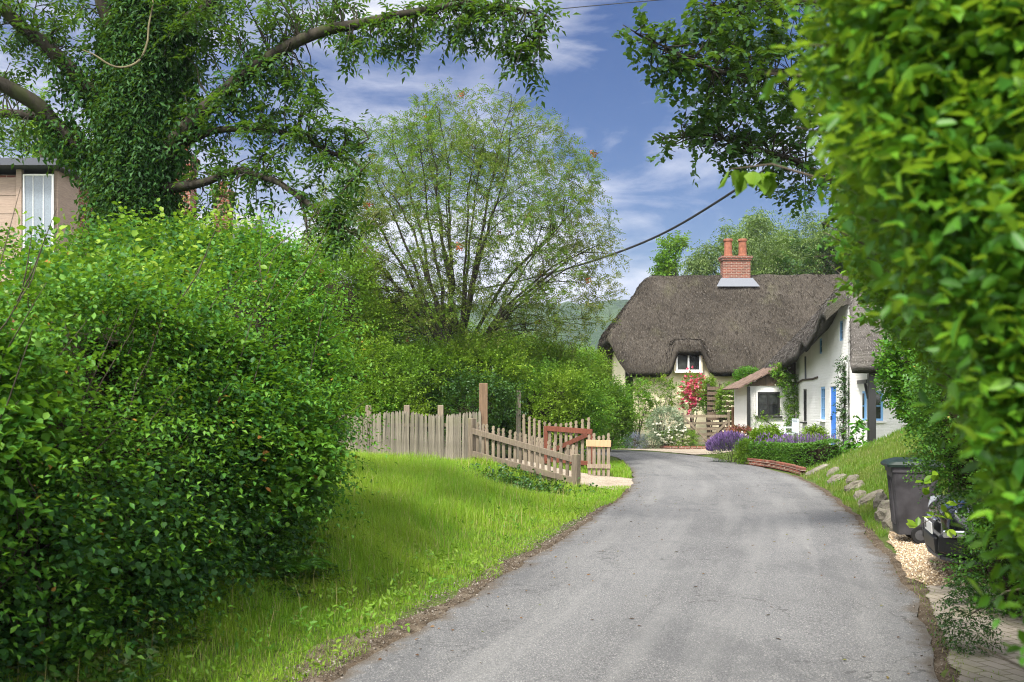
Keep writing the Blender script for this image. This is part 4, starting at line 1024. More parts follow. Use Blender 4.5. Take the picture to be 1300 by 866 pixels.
def bush(name, label, cat, base, rad, mat, n, k=6, L=.35, leaf=.06, lw=.5, shape=KITE, group=None, core=None, up=.35, lump=.28, seed=1, cz=None, droop=.1, low=-.45, stems=True, flat=False, shoots=False):
    bx, by, bz = base; rx, ry, rz = rad
    o = empty(name, (bx, by, bz), label, cat, group)
    c = np.array([bx, by, bz + (rz * .85 if cz is None else cz)])
    d = rdir(int(n * 1.5)); d = d[d[:, 2] > low][:n]
    m = 1 + lump * vnoise(d * 1.0 + seed, 1.8, seed, 3) + .1 * vnoise(d + seed, 6, seed, 2)
    rr = rng.uniform(.62, 1, len(d)) ** .6 * m
    p = c + d * np.array([rx, ry, rz]) * rr[:, None]
    p[:, 2] = np.maximum(p[:, 2], bz + .02)
    nd = nrm(d / np.array([rx, ry, rz])) + np.array([0, 0, up]) + rng.normal(size=d.shape) * .35
    P_, A_, N_, S_ = sprays(p, nd, L * rng.uniform(.6, 1.3, len(d)), k, droop=droop, flat=flat)
    leaves('foliage', P_, A_, N_, leaf * S_, leaf * lw * S_, mat, o, shape)
    if stems:
        it = []
        for q in range(9):
            e = c + rdir(1)[0] * np.array([rx, ry, rz]) * .75
            s = np.array([bx + rng.normal() * rx * .12, by + rng.normal() * ry * .12, bz - .05])
            it.append(([s, (s + e) / 2 + rng.normal(size=3) * .06 * rz, e], [.03 * rz + .006, .02 * rz + .004, .004]))
        tubes('stem', it, M_bark2, o)
    if shoots:
        d = rdir(int(n * .22)); d = d[d[:, 2] > -.3]; m = 1 + lump * vnoise(d * 1.0 + seed, 1.8, seed, 3)
        p = c + d * np.array([rx, ry, rz]) * (m * .88)[:, None]
        P_, A_, N_, S_ = sprays(p, nrm(d / np.array([rx, ry, rz])) * .7 + np.array([0, 0, .5]) + rng.normal(size=d.shape) * .5, L * rng.uniform(1.2, 2.6, len(d)), k + 5, droop=.3)
        leaves('shoot_foliage', P_, A_, N_, leaf * S_, leaf * lw * S_, mat, o, shape)
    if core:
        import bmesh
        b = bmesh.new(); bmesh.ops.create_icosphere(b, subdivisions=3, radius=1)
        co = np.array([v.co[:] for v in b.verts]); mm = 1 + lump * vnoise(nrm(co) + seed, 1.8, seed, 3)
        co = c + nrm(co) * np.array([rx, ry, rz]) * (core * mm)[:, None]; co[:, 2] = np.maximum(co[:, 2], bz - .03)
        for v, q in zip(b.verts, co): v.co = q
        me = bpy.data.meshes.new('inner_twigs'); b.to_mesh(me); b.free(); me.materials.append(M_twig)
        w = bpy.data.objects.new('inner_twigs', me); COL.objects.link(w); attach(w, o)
    return o
def blossoms(parent, pts, size, mat, name='blossom'):
    n = len(pts); P_ = np.repeat(pts, 4, 0); A_ = rdir(n * 4); A_[:, 2] = np.abs(A_[:, 2])
    return leaves(name, P_, A_, rdir(n * 4), size * rng.uniform(.7, 1.2, n * 4), size * .8, mat, parent, OVAL)

# ------------------------------------------------------------------ the tall mixed hedge by the verge
hp = np.array([(-3.75,3.2),(-2.95,5.6),(-2.72,6.5),(-2.55,7.7),(-2.38,8.9),(-2.27,10.8),(-2.33,11.6),(-2.85,12.4),(-4.2,13.0),(-6,13.2)])
hpl, hs = resample(hp, 300); hpl = smoothline(hpl, 40)
tg = np.gradient(hpl, axis=0); tg /= np.linalg.norm(tg, axis=1, keepdims=True); hn = np.stack([tg[:, 1], -tg[:, 0]], 1)
def hedge_pt(s, z, depth, seed=3):
    x = np.interp(s, hs, hpl[:, 0]); y = np.interp(s, hs, hpl[:, 1]); nx_ = np.interp(s, hs, hn[:, 0]); ny_ = np.interp(s, hs, hn[:, 1])
    g0 = gz(x, y)
    prof = np.interp(z * 3.7 / htop(s), [0, .4, 1.2, 2.0, 2.8, 3.3, 3.7, 4.1], [-.12, .06, .26, .3, .2, .05, -.22, -.8])
    q = np.stack([x, y, z], 1)
    off = prof + .46 * vnoise(q, .7, seed, 3) + .36 * vnoise(q, 2.1, seed + 5, 2) - depth
    return np.stack([x + nx_ * off, y + ny_ * off, g0 + z], 1), np.stack([nx_, ny_, np.interp(z * 3.7 / htop(s), [0, 2.5, 3.3, 3.8], [.05, .25, .8, 1.6])], 1)
def htop(s): return np.interp(s, [0, 3, 6, 8, 9, 10, 12, 20], [2.15, 2.2, 2.52, 2.98, 3.2, 3.12, 2.9, 2.7]) + .1 * np.sin(s * 1.7 + 1)
HL = empty('mixed_hedge', (-3.3, 8, 0), 'tall overgrown mixed hedge of ivy, bramble and hazel behind the grass verge', 'hedge')
n = 25000; s = rng.uniform(0, hs[-1], n); z = rng.uniform(.05, 1, n) ** .85 * htop(s)
p, nd = hedge_pt(s, z, rng.uniform(-.08, .32, n))
dn = nrm(nd) + np.array([0, 0, .25]) + rng.normal(size=(n, 3)) * .5
P_, A_, N_, S_ = sprays(p, dn, .28 * rng.uniform(.5, 1.3, n), 7, droop=.25)
pn = vnoise(P_, .6, 41, 3); sz = (.042 + .015 * np.clip(pn * 3, -1, 1)) * S_
p2 = vnoise(P_, .8, 43, 3); hole = vnoise(P_, 1.6, 45, 3) > .23
k1 = (p2 < .06) & ~hole; k2 = (p2 >= .06) & ~hole
r1 = rng.random(len(k1)) < .45; a1 = k1 & r1; b1 = k1 & ~r1
leaves('foliage', P_[a1], A_[a1], N_[a1], sz[a1], sz[a1] * .8, M_hedge, HL, OVAL)
leaves('foliage', P_[b1], A_[b1], N_[b1], sz[b1] * 1.1, sz[b1] * .62, M_hedge, HL, KITE)
o = leaves('foliage', P_[k2], A_[k2], N_[k2], sz[k2] * 1.25, sz[k2] * .95, M_hedge2, HL, OVAL); o['label'] = 'larger yellow-green leaves'
n = 2600; s = rng.uniform(0, hs[-1], n); z = rng.uniform(.1, 1.04, n) * htop(s); p, nd = hedge_pt(s, z, rng.uniform(-.12, .1, n))
P_, A_, N_, S_ = sprays(p, nrm(nd) * .8 + np.array([0, 0, .3]) + rng.normal(size=(n, 3)) * .5, rng.uniform(.4, .8, n), 11, droop=.35); leaves('shoot_foliage', P_, A_, N_, .05 * S_, .027 * S_, M_hedge2, HL, KITE)
# top fill and lime shoots along the crest
n = 2600; s = rng.uniform(0, hs[-1], n); dpt = rng.uniform(0, 1.6, n); p, nd = hedge_pt(s, htop(s) - rng.uniform(0, .3, n), dpt)
P_, A_, N_, S_ = sprays(p, np.array([0, 0, 1.]) + rng.normal(size=(n, 3)) * .5, .4, 7, droop=.1); leaves('foliage', P_, A_, N_, .058 * S_, .043 * S_, M_hedge, HL, OVAL)
n = 420; s = np.where(rng.random(n) < .7, rng.normal(10.2, 1.0, n), rng.normal(5.2, 1.2, n)); p, nd = hedge_pt(s, htop(s) + rng.uniform(-.3, .12, n), rng.uniform(0, .9, n))
P_, A_, N_, S_ = sprays(p, np.array([0, 0, 1.1]) + rng.normal(size=(n, 3)) * .45, .5, 8); o = leaves('young_shoots', P_, A_, N_, .068 * S_, .05 * S_, M_lime, HL, OVAL); o['label'] = 'lime green young shoots on the crest'
# small dark ivy over the lower half
n = 3600; s = rng.uniform(0, hs[-1] * .8, n); z = rng.uniform(0, 1, n) ** 1.4 * 1.3; p, nd = hedge_pt(s, z, rng.uniform(-.1, .2, n), 9)
P_, A_, N_, S_ = sprays(p, nrm(nd) + rng.normal(size=(n, 3)) * .5 - np.array([0, 0, .3]), .25, 6, droop=.5); leaves('ivy', P_, A_, N_, .046 * S_, .044 * S_, M_ivyleaf, HL, OVAL)
# bare stems showing low down, and the dense dark twigs inside
it = []
for q in range(420):
    s0 = rng.uniform(0, hs[-1] * .85); z0_ = rng.uniform(0, .5); a, _ = hedge_pt(np.array([s0, s0 + rng.normal() * .25, s0 + rng.normal() * .5]), np.array([z0_, z0_ + .5, z0_ + rng.uniform(.7, 1.6)]), np.array([.12, .02, -.06]) + rng.uniform(-.08, .12)); it.append((a, [.007, .006, .002]))
for q in range(150):
    s0 = rng.uniform(.5, hs[-1] * .9); z1 = rng.uniform(.5, 1.0) * float(htop(np.array(s0))); a, nd0 = hedge_pt(np.array([s0]), np.array([z1]), np.array([.05])); a = a[0]; d_ = nd0[0] * rng.uniform(.2, .6) + np.array([0, 0, .8]) + rng.normal(size=3) * .35; L_ = rng.uniform(.25, .6)
    it.append(([a, a + d_ * L_ * .5 + rng.normal(size=3) * .02, a + d_ * L_], [.005, .004, .0015]))
tubes('stem', it, M_bark2, HL, 4)
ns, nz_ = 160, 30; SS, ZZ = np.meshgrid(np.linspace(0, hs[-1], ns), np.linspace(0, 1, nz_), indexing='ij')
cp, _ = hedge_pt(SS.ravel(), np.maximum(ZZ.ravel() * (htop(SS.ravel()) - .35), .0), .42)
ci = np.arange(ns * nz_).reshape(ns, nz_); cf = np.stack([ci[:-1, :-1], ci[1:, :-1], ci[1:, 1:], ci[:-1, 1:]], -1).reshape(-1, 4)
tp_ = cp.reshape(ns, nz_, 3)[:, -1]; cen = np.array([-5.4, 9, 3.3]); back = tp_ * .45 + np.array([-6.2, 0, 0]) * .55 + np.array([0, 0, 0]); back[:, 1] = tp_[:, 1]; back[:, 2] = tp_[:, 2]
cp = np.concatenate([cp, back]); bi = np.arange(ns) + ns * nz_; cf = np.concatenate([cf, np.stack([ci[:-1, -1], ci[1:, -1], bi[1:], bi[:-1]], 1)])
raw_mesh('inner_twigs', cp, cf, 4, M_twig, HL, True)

# ------------------------------------------------------------------ ash tree wrapped in ivy
def limb(pts, rad, n=26, wob=.05):
    pts = np.array(pts, float); s = np.linspace(0, 1, len(pts)); q = np.linspace(0, 1, n)
    c = np.stack([np.interp(q, s, pts[:, i]) for i in range(3)], 1); c = smoothline(c, 3)
    c += vnoise(c + 3, 1.6, 51, 2)[:, None] * np.array([1, .6, 1]) * wob
    r = np.interp(q, np.linspace(0, 1, len(rad)), rad); return c, r
YA = 14.6
AT = empty('ash_tree', tuple(W(165, 515, YA) * np.array([1, 1, 0]) + np.array([0, 0, .55])), 'large ash with a thick ivy-clad trunk and long limbs reaching over the lane', 'tree')
tr_, tr_r = limb([W(165, 548, YA), W(168, 330, YA), W(172, 200, YA), W(180, 120, YA), W(190, 30, YA), W(200, -90, YA), W(215, -260, YA)], [.5, .4, .36, .32, .26, .2, .1], 40)
tubes('trunk', [(tr_, tr_r)], M_bark, AT, 12)
LIM = [
 ([W(205, 205, 14.5), W(245, 150, 14.2), W(300, 102, 13.9), W(350, 66, 13.5), W(400, 40, 13.2), W(450, 33, 12.9), W(500, 18, 12.6), W(560, 8, 12.3), W(620, 3, 12), W(690, 22, 11.8)], [.16, .12, .1, .085, .075, .065, .05, .04, .03, .012]),
 ([W(140, 130, 14.6), W(100, 95, 14.5), W(60, 60, 14.4), W(20, 28, 14.2), W(-40, -30, 14)], [.14, .12, .1, .09, .06]),
 ([W(125, 195, 14.6), W(75, 165, 14.5), W(45, 132, 14.3), W(0, 106, 14), W(-80, 70, 13.6)], [.15, .12, .11, .1, .07]),
 ([W(105, 185, 14.6), W(50, 150, 14.7), W(0, 143, 14.8), W(-60, 150, 14.8)], [.09, .07, .06, .04]),
 ([W(205, 240, 14.5), W(260, 234, 14.1), W(300, 212, 13.8), W(340, 226, 13.4), W(378, 252, 13.1), W(415, 272, 12.9), W(450, 300, 12.7)], [.09, .055, .05, .042, .04, .03, .008]),
 ([W(215, 190, 14.5), W(270, 165, 14.2), W(330, 160, 13.9), W(385, 175, 13.6), W(430, 200, 13.4), W(470, 175, 13.3)], [.08, .05, .035, .03, .02, .006]),
 ([W(378, 252, 13.1), W(388, 275, 13), W(393, 300, 12.9)], [.022, .016, .01]),
 ([W(150, 80, 14.6), W(135, 20, 14.5), W(125, -60, 14.4)], [.13, .11, .08]),
 ([W(190, 60, 14.6), W(260, 10, 14.2), W(330, -50, 14)], [.12, .09, .06]),
 ([W(415, 272, 12.9), W(440, 235, 12.8), W(470, 205, 12.7)], [.02, .015, .005])]
LC = []
for pts, rad in LIM:
    c, r = limb(pts, rad); LC.append((c, r))
o = tubes('branch', [limb([W(110, 60, 13.75), W(125, 68, 13.7), W(150, 88, 13.65), W(175, 82, 13.65), W(188, 55, 13.7), W(194, 15, 13.8), W(196, -20, 14.1)], [.006, .012, .015, .016, .014, .012, .01], 26, .12)], M_palebark, AT, 6); o['label'] = 'pale dead looped branch'
# ivy skin
n = 7200; f = rng.uniform(.0, .82, n) ** .9; i = f * (len(tr_) - 1); i0 = i.astype(int); c = tr_[i0] + (tr_[np.minimum(i0 + 1, len(tr_) - 1)] - tr_[i0]) * (i - i0)[:, None]
th = rng.uniform(0, 2 * math.pi, n); out = np.stack([np.cos(th), np.sin(th), 0 * th], 1)
rad_ = .62 * (.46 + .16 * np.interp(f, [0, .2, .5, .8], [.8, .9, 1.0, -.6])) * (1 + .6 * vnoise(c + out * .6, 1.5, 61, 3)) * rng.uniform(.8, 1.08, n)
p = c + out * rad_[:, None]
P_, A_, N_, S_ = sprays(p, out * 1.0 + np.array([0, 0, -.45]) + rng.normal(size=(n, 3)) * .5, .34 * rng.uniform(.6, 1.4, n), 8, droop=.9, upw=.6); leaves('ivy', P_, A_, N_, .092 * S_, .036 * S_, M_ivyleaf, AT, KITE)
# ivy on the limb roots
ivp = []
for (c, r) in (LC[0], LC[1], LC[2], LC[7], LC[8]):
    for _ in range(260): q = int(rng.uniform(0, 9) ** 1.0); ivp.append(c[q] + rdir(1)[0] * (r[q] + rng.uniform(.02, .22)))
ivp = np.array(ivp); P_, A_, N_, S_ = sprays(ivp, rng.normal(size=ivp.shape) + np.array([0, 0, -.3]), .25, 6, droop=.7); leaves('ivy', P_, A_, N_, .1 * S_, .05 * S_, M_ivyleaf, AT)
# leafy twigs: (px, py, Y, radius px, twigs)
CL = [(20,20,14.3,60,46),(70,40,14.6,55,40),(30,80,15.2,50,30),(20,165,14.6,35,16),(85,195,14.8,24,9),(110,30,14.8,50,30),(240,20,14.2,60,40),(235,100,14.6,40,22),(250,60,14.4,45,26),
 (280,30,13.9,45,34),(320,15,13.7,40,30),(360,10,13.5,42,34),(420,10,13.2,40,32),(300,140,13.9,34,24),(340,120,13.7,36,26),(370,85,13.5,30,20),(330,175,13.7,34,24),(370,180,13.5,30,20),(400,150,13.4,26,12),
 (415,190,13.3,34,28),(440,170,13.2,24,16),(385,115,13.4,26,14),(450,60,12.9,28,18),(490,45,12.7,28,20),(520,30,12.6,26,18),(560,35,12.4,26,20),(600,40,12.2,26,20),(650,50,11.9,28,24),(665,85,11.9,20,16),(690,30,11.8,20,12),(580,12,12.3,30,20),(640,8,12,30,20),(510,65,12.6,18,9),
 (270,200,14.1,30,18),(300,240,13.8,28,18),(330,250,13.7,20,8),(420,285,12.8,30,26),(440,265,12.8,24,16),(390,230,13.2,26,14),(345,215,13.5,22,12),(455,215,13,22,14),(440,300,12.7,24,14),(270,265,14.2,25,12),(230,160,14.5,35,24),(205,20,14.5,50,26)]
allc = np.concatenate([c for c, _ in LC] + [tr_])
tw = []; lp_, ld_, = [], []
for px, py, Y, rpx, nt in CL:
    r = rpx / F * Y
    for _ in range(int(nt * .52)):
        e = W(px, py, Y) + rdir(1)[0] * r * np.array([1, 1.3, 1]) * rng.uniform(.2, 1) ** .5
        k = np.argmin(((allc - e) ** 2).sum(1) + rng.uniform(0, .25, len(allc))); b0 = allc[k]; dist = np.linalg.norm(e - b0)
        mid = (b0 + e) / 2 + np.array([0, 0, .16 * dist]) + rng.normal(size=3) * .06 * dist
        if rng.random() < .45 or dist < 1.0: tw.append(([b0, (b0 + mid) / 2 + rng.normal(size=3) * .03, mid, e], [.013, .01, .007, .003]))
        d = nrm((e - mid)[None])[0]
        for m_ in range(4):
            lp_.append(e - d * .07 * m_); ld_.append(d * .5 + rng.normal(size=3) * .8 + np.array([0, 0, -.12]))
ends = [np.argmin([((cc - t_[0][0]) ** 2).sum(1).min() for cc, _ in LC]) for t_ in tw]
for li in range(len(LC)):
    g_ = [t_ for t_, e_ in zip(tw, ends) if e_ == li]
    tubes('branch', [LC[li]] + g_, M_bark, AT, 6)
lp_ = np.array(lp_); ld_ = np.array(ld_)
P_, A_, N_, S_ = sprays(lp_, ld_, .25 * rng.uniform(.8, 1.2, len(lp_)), 9, flat=True, spread=.95, jit=.2, droop=.16); leaves('crown', P_, A_, N_, .098 * S_, .040 * S_, M_ash, AT)

# ------------------------------------------------------------------ generic free-growing tree
def tree(name, label, base, trunk_h, r0, stems, levels, leafm, leaf, lw, per_tip, k, L, nch=4, ang=.6, ratio=.62, up=.1, bark=None, flat=False, droop=.15, group=None, wob=.16, shape=KITE, lean=(0, 0), cat='tree', berries=0):
    base = np.array(base, float); T0 = empty(name, tuple(base), label, cat, group); bark = bark or M_bark2
    top = base + np.array([lean[0], lean[1], trunk_h]); c, r = limb([base - np.array([0, 0, .15]), (base + top) / 2, top], [r0 * 1.15, r0 * .9, r0 * .72], 12, .05)
    tubes('trunk', [(c, r)], bark, T0, 9); tips = []
    for d, L0, at_ in stems:
        B = []; q = c[int(at_ * 11)]
        grow(q, d, L0, r0 * .5, levels, B, tips, nch, ang, ratio, wob, up)
        tubes('branch', [(b[0], b[1]) for b in B], bark, T0, 5)
    tp = np.array([t_[0] for t_ in tips]); td = np.array([t_[1] for t_ in tips])
    tp = np.repeat(tp, per_tip, 0); td = np.repeat(td, per_tip, 0); td = td * .6 + rng.normal(size=td.shape) * .55 + np.array([0, 0, -.05])
    tp = tp + rng.normal(size=tp.shape) * L * .25
    P_, A_, N_, S_ = sprays(tp, td, L * rng.uniform(.7, 1.3, len(tp)), k, flat=flat, jit=.2, droop=droop)
    leaves('crown', P_, A_, N_, leaf * S_, leaf * lw * S_, leafm, T0, shape)
    if berries:
        b = tp[rng.choice(len(tp), berries, replace=False)]; b = b[:, None, :] + rng.normal(size=(berries, 14, 3)) * .05; b = b.reshape(-1, 3)
        blossoms(T0, b, .05, M_orange, 'berry_cluster')
    return T0
# rowan
def dome_tree(name, label, base, fork, c, rad, r0, n1, n2, n3, leafm, leaf, lw, per, k, L, bark, berries=0, low=-.75):
    """trunk, ascending limbs, twigs reaching points spread through a rounded crown"""
    base = np.array(base, float); c = np.array(c, float); rad = np.array(rad, float)
    T0 = empty(name, tuple(base), label, 'tree')
    top = base + np.array([.1, 0, fork]); ct, rt = limb([base - np.array([0, 0, .2]), (base + top) / 2 + np.array([-.06, 0, 0]), top], [r0 * 1.2, r0 * .95, r0 * .8], 14, .05); tubes('trunk', [(ct, rt)], bark, T0, 9)
    pool = []; poolr = []
    d = rdir(400); d = d[d[:, 2] > -.25][:n1]; d[:4, 2] = np.abs(d[:4, 2]) + 1.2; d = nrm(d)
    for q in d:
        e = c + q * rad * rng.uniform(.8, .98); s0 = ct[rng.integers(6, 14)]; m1 = s0 + (e - s0) * .35 + np.array([0, 0, .10 * np.linalg.norm(e - s0)]) * (1 if q[2] < .5 else .3)
        m2 = s0 + (e - s0) * .7 + np.array([0, 0, .07 * np.linalg.norm(e - s0)]) + rng.normal(size=3) * .12
        cc, rr_ = limb([s0, m1, m2, e], [r0 * .42, r0 * .28, r0 * .14, .006], 22, .12); tubes('branch', [(cc, rr_)], bark, T0, 6); pool.append(cc[3:]); poolr.append(rr_[3:])
    def ring(n, lo):
        q = rdir(n * 2); q = q[q[:, 2] > low][:n]; m = 1 + .16 * vnoise(q * 1.0, 2.2, 77, 3)
        return c + q * rad * (rng.uniform(lo, 1, len(q)) ** .5 * m)[:, None]
    items = []; tips = []; tdir = []
    for n, lo, r_ in ((n2, .25, .016), (n3, .3, .007)):
        P_ = np.concatenate(pool); R_ = np.concatenate(poolr); nw, nr = [], []
        for e in ring(n, lo):
            dd = np.linalg.norm(P_ - e, axis=1) + np.clip(P_[:, 2] - e[2] + .3, 0, 9) * .8 + rng.uniform(0, .15, len(P_)); j = np.argmin(dd); b0 = P_[j]; ln = np.linalg.norm(e - b0)
            mid = (b0 + e) / 2 + np.array([0, 0, .08 * ln]) + rng.normal(size=3) * .06 * ln; rr0 = min(r_, R_[j] * .8)
            cc = np.array([b0, (b0 * 3 + mid) / 4 + rng.normal(size=3) * .02, mid, (mid + e) / 2 + rng.normal(size=3) * .03, e]); items.append((cc, np.array([rr0, rr0 * .9, rr0 * .7, rr0 * .5, .002]))); nw.append(cc[1:]); nr.append(items[-1][1][1:])
            tips += [e, cc[3], mid]; tdir += [e - mid] * 3
        pool += nw; poolr += nr
    tubes('branch_foliage', items, bark, T0, 4)
    tp = np.repeat(np.array(tips), per, 0); td = nrm(np.repeat(np.array(tdir), per, 0)) * .6 + rng.normal(size=tp.shape) * .6 + np.array([0, 0, -.05]); tp = tp + rng.normal(size=tp.shape) * L * .3
    P_, A_, N_, S_ = sprays(tp, td, L * rng.uniform(.7, 1.3, len(tp)), k, flat=True, jit=.2, droop=.18); leaves('crown', P_, A_, N_, leaf * S_, leaf * lw * S_, leafm, T0)
    if berries:
        q = tp[rng.choice(len(tp), berries, replace=False)]; q = (q[:, None, :] + rng.normal(size=(berries, 14, 3)) * .05).reshape(-1, 3); blossoms(T0, q, .05, M_orange, 'berry_blossom')
    return T0
rx_, ry_ = float(W(578, 0, 30)[0]), 30.0
dome_tree('rowan_tree', 'airy rowan with fine leaflets and orange berry clusters standing behind the paling fence', (rx_, ry_, zat(rx_, ry_)), 3.2, W(588, 312, 30), (4.75, 3.6, 4.75), .17, 24, 330, 2000, M_rowan, .085, .38, 2, 9, .25, M_bark, 24)
# trees behind
tree('background_tree', 'light green leafy tree showing behind the ivy-clad ash trunk', (-18, 42, 0), 6, .3, [((.5,0,.9),5.6,1),((-.6,.1,.9),5.6,1),((0,.4,1),6.4,1),((.9,-.2,.4),5.2,.8),((-.9,0,.3),4.6,.8),((.2,-.5,.9),5,1),((.9,-.1,.8),5.4,1)], 3, M_palegreen, .2, .6, 1, 8, .5, ratio=.6)
tree('background_tree', 'pale tall tree between the rowan and the ash limbs, seen through both', (float(W(430, 0, 40)[0]), 40, .3), 2.4, .2, [((.4,0,.9),2.2,1),((-.5,.1,.9),2.4,1),((0,.4,1),2.4,1),((.9,0,.3),2.2,.8),((-.9,0,.3),2.4,.7)], 3, M_palegreen, .12, .55, 1, 7, .3, ratio=.6)
wx = float(W(945, 0, 60)[0])
wl = tree('willow_tree', 'tall pale weeping tree rising behind the thatched ridge and chimney', (wx, 60, 0), 6, .3, [((.5,0,.9),4.4,1),((-.5,.1,.9),4.6,1),((0,.3,1),6.2,1),((.8,-.2,.5),4.5,.9),((-.8,0,.5),4,.9),((.1,-.5,.9),4.8,1)], 3, M_willow, .2, .3, 3, 9, .9, ratio=.62, droop=.9, up=.02)
tree('willow_tree', 'second pale weeping tree close to the dark oak above the roof', (float(W(1030, 0, 56)[0]), 56, 0), 5, .3, [((.5,0,.9),4.2,1),((-.5,.1,.9),4.2,1),((0,.3,1),5.4,1),((-.8,-.2,.5),4.2,.9),((.8,0,.5),4,.9)], 3, M_willow, .2, .3, 3, 9, .8, ratio=.62, droop=.8, up=.02)
tree('conifer', 'young conifer tip showing over the thatch ridge near the chimney', (float(W(858, 0, 54)[0]), 54, 0), 9.6, .07, [((math.cos(a), math.sin(a), .3), 1.5 - .1 * (i % 9), .6 + .05 * (i % 9)) for i, a in enumerate(np.linspace(0, 22, 36))], 1, M_mid, .22, .4, 2, 8, .5, nch=3, ang=.6, droop=.2)
tree('dark_tree', 'dark leafy tree behind the white cottage roof', (float(W(1135, 0, 53)[0]), 53, .4), 4.2, .35, [((.5,0,.9),4.6,1),((-.6,.1,.8),5.0,1),((0,.3,1),6.0,1),((-.9,-.2,.5),4.6,.9),((.1,-.5,.9),4.6,1)], 3, M_darkleaf, .2, .6, 1, 7, .5, ratio=.62)

# ------------------------------------------------------------------ dark oak over the lane
OT = empty('oak_tree', (6.6, 14.6, zat(6.6, 14.6)), 'dark leaved oak leaning its twigs over the lane above the white cottage', 'tree')
c, r = limb([(6.6, 14.6, zat(6.6, 14.6) - .2), (6.5, 14.4, 3), (6.3, 14.0, 5.5), (6.0, 13.6, 8)], [.36, .28, .22, .12]); tubes('trunk', [(c, r)], M_bark, OT, 10); OLC = [(c, r)]
for pts, rad in (([W(1190, 150, 13.6), W(1080, 110, 12.6), W(980, 90, 11.8), W(900, 95, 11.2), W(840, 60, 10.9), W(805, 42, 10.8)], [.09, .06, .04, .025, .012, .005]),
                 ([W(1190, 240, 13.8), W(1090, 240, 12.8), W(1000, 200, 12.2), W(920, 175, 11.8), W(845, 172, 11.5)], [.08, .05, .03, .016, .005]),
                 ([W(1180, 60, 13.4), W(1080, 10, 12.4), W(980, 0, 11.8), W(900, 10, 11.4)], [.07, .05, .03, .008]),
                 ([W(1190, 330, 14), W(1140, 320, 14), W(1105, 345, 14)], [.06, .04, .01])):
    c, r = limb(pts, rad, 26, .08); OLC.append((c, r)); tubes('branch', [(c, r)], M_bark, OT, 6)
allo = np.concatenate([c for c, _ in OLC]); tw = []; lp_, ld_ = [], []
for px, py, Y, rpx, nt in [(960,40,11.7,55,80),(1010,80,12,55,60),(910,55,11.3,40,46),(870,70,11.1,28,26),(835,58,10.9,20,14),(812,44,10.8,12,7),(850,95,11.1,22,14),(940,110,11.6,45,60),(900,130,11.5,32,34),(990,150,12.1,50,70),(920,170,11.8,36,40),(870,180,11.6,20,14),(850,178,11.5,10,5),
   (950,195,12,30,28),(1010,220,12.4,40,50),(1050,160,12.6,50,34),(1085,270,13.4,34,34),(1105,330,13.8,34,30),(1000,10,12,60,50),(930,10,11.6,40,44),(890,20,11.4,26,20),(1080,60,12.6,60,24),(1090,240,13,50,26)]:
    rr = rpx / F * Y
    for _ in range(int(nt * .72)):
        e = W(px, py, Y) + rdir(1)[0] * rr * np.array([1, 1.4, 1]) * rng.uniform(.1, 1) ** .5
        kk = np.argmin(((allo - e) ** 2).sum(1) + rng.uniform(0, .25, len(allo))); b0 = allo[kk]; mid = (b0 + e) / 2 + rng.normal(size=3) * .08
        if rng.random() < .4 or np.linalg.norm(e - b0) < .5: tw.append(([b0, mid, e], [.009, .006, .002]))
        d = nrm((e - b0)[None])[0]
        for m_ in range(2): lp_.append(e + rng.normal(size=3) * .05); ld_.append(d * .7 + rng.normal(size=3) * .6)
tubes('branch_foliage', tw, M_bark, OT, 4)
lp_ = np.array(lp_); ld_ = np.array(ld_); P_, A_, N_, S_ = sprays(lp_, ld_, .2 * rng.uniform(.7, 1.3, len(lp_)), 7, droop=.2); leaves('crown', P_, A_, N_, .085 * S_, .052 * S_, M_oak, OT, LOBED)

# ------------------------------------------------------------------ the near privet hedge by the camera
PH = empty('privet_hedge', (2.2, 3.6, 0), 'bright yellow-green privet hedge close to the camera, bulging over the lane edge', 'hedge')
def xf(Z): return np.interp(Z, [0, .6, 1.13, 1.4, 1.63, 1.8, 1.97, 2.2, 2.53, 3.3, 3.7], [1.62, 1.42, 1.2, 1.10, 1.0, .94, .85, .71, .66, .75, .97])
def face(Y, Z): return xf(Z) + (.35 + .15 * np.clip((2.2 - Z) / .8, 0, 1)) * (Y - 2.1)
def priv(n, depth, y0=1.72, y1=6.3):
    Y = y0 + (y1 - y0) * rng.uniform(0, 1, n) ** 1.5; Z = rng.uniform(.05, 3.6, n); q = np.stack([Y, Y * 0, Z], 1)
    lump = .10 * vnoise(q, 1.5, 71, 3) + .05 * vnoise(q, 5, 72, 2)
    x = face(Y, Z) - lump + depth
    return np.stack([x, Y, Z], 1)
n = 15000; p = priv(n, rng.uniform(0, .22, n)); 
dn = np.array([-.8, -.25, .45]) + rng.normal(size=(n, 3)) * .55
P_, A_, N_, S_ = sprays(p, dn, .12 * rng.uniform(.6, 1.3, n), 7, droop=.1, upw=.45, jit=.5); S_ = S_ * rng.uniform(.6, 1.45, len(S_)); leaves('foliage', P_, A_, N_, .036 * S_, .0175 * S_, M_privet, PH, OVAL)
# near end of the hedge, facing the camera
n = 6500; Z = rng.uniform(.3, 3.5, n); dx = rng.uniform(0, 1.0, n); Yn = 1.72 - .12 * np.sin(np.clip(dx / .5, 0, 1) * 1.57) + .10 * vnoise(np.stack([dx, Z, Z * 0], 1), 2.2, 74, 3) + rng.uniform(0, .2, n)
p = np.stack([face(np.full(n, 1.75), Z) + dx, Yn, Z], 1)
P_, A_, N_, S_ = sprays(p, np.array([-.3, -.8, .45]) + rng.normal(size=(n, 3)) * .55, .11, 7, droop=.1, upw=.45, jit=.5); S_ = S_ * rng.uniform(.6, 1.45, len(S_)); leaves('foliage', P_, A_, N_, .035 * S_, .0175 * S_, M_privet, PH, OVAL)
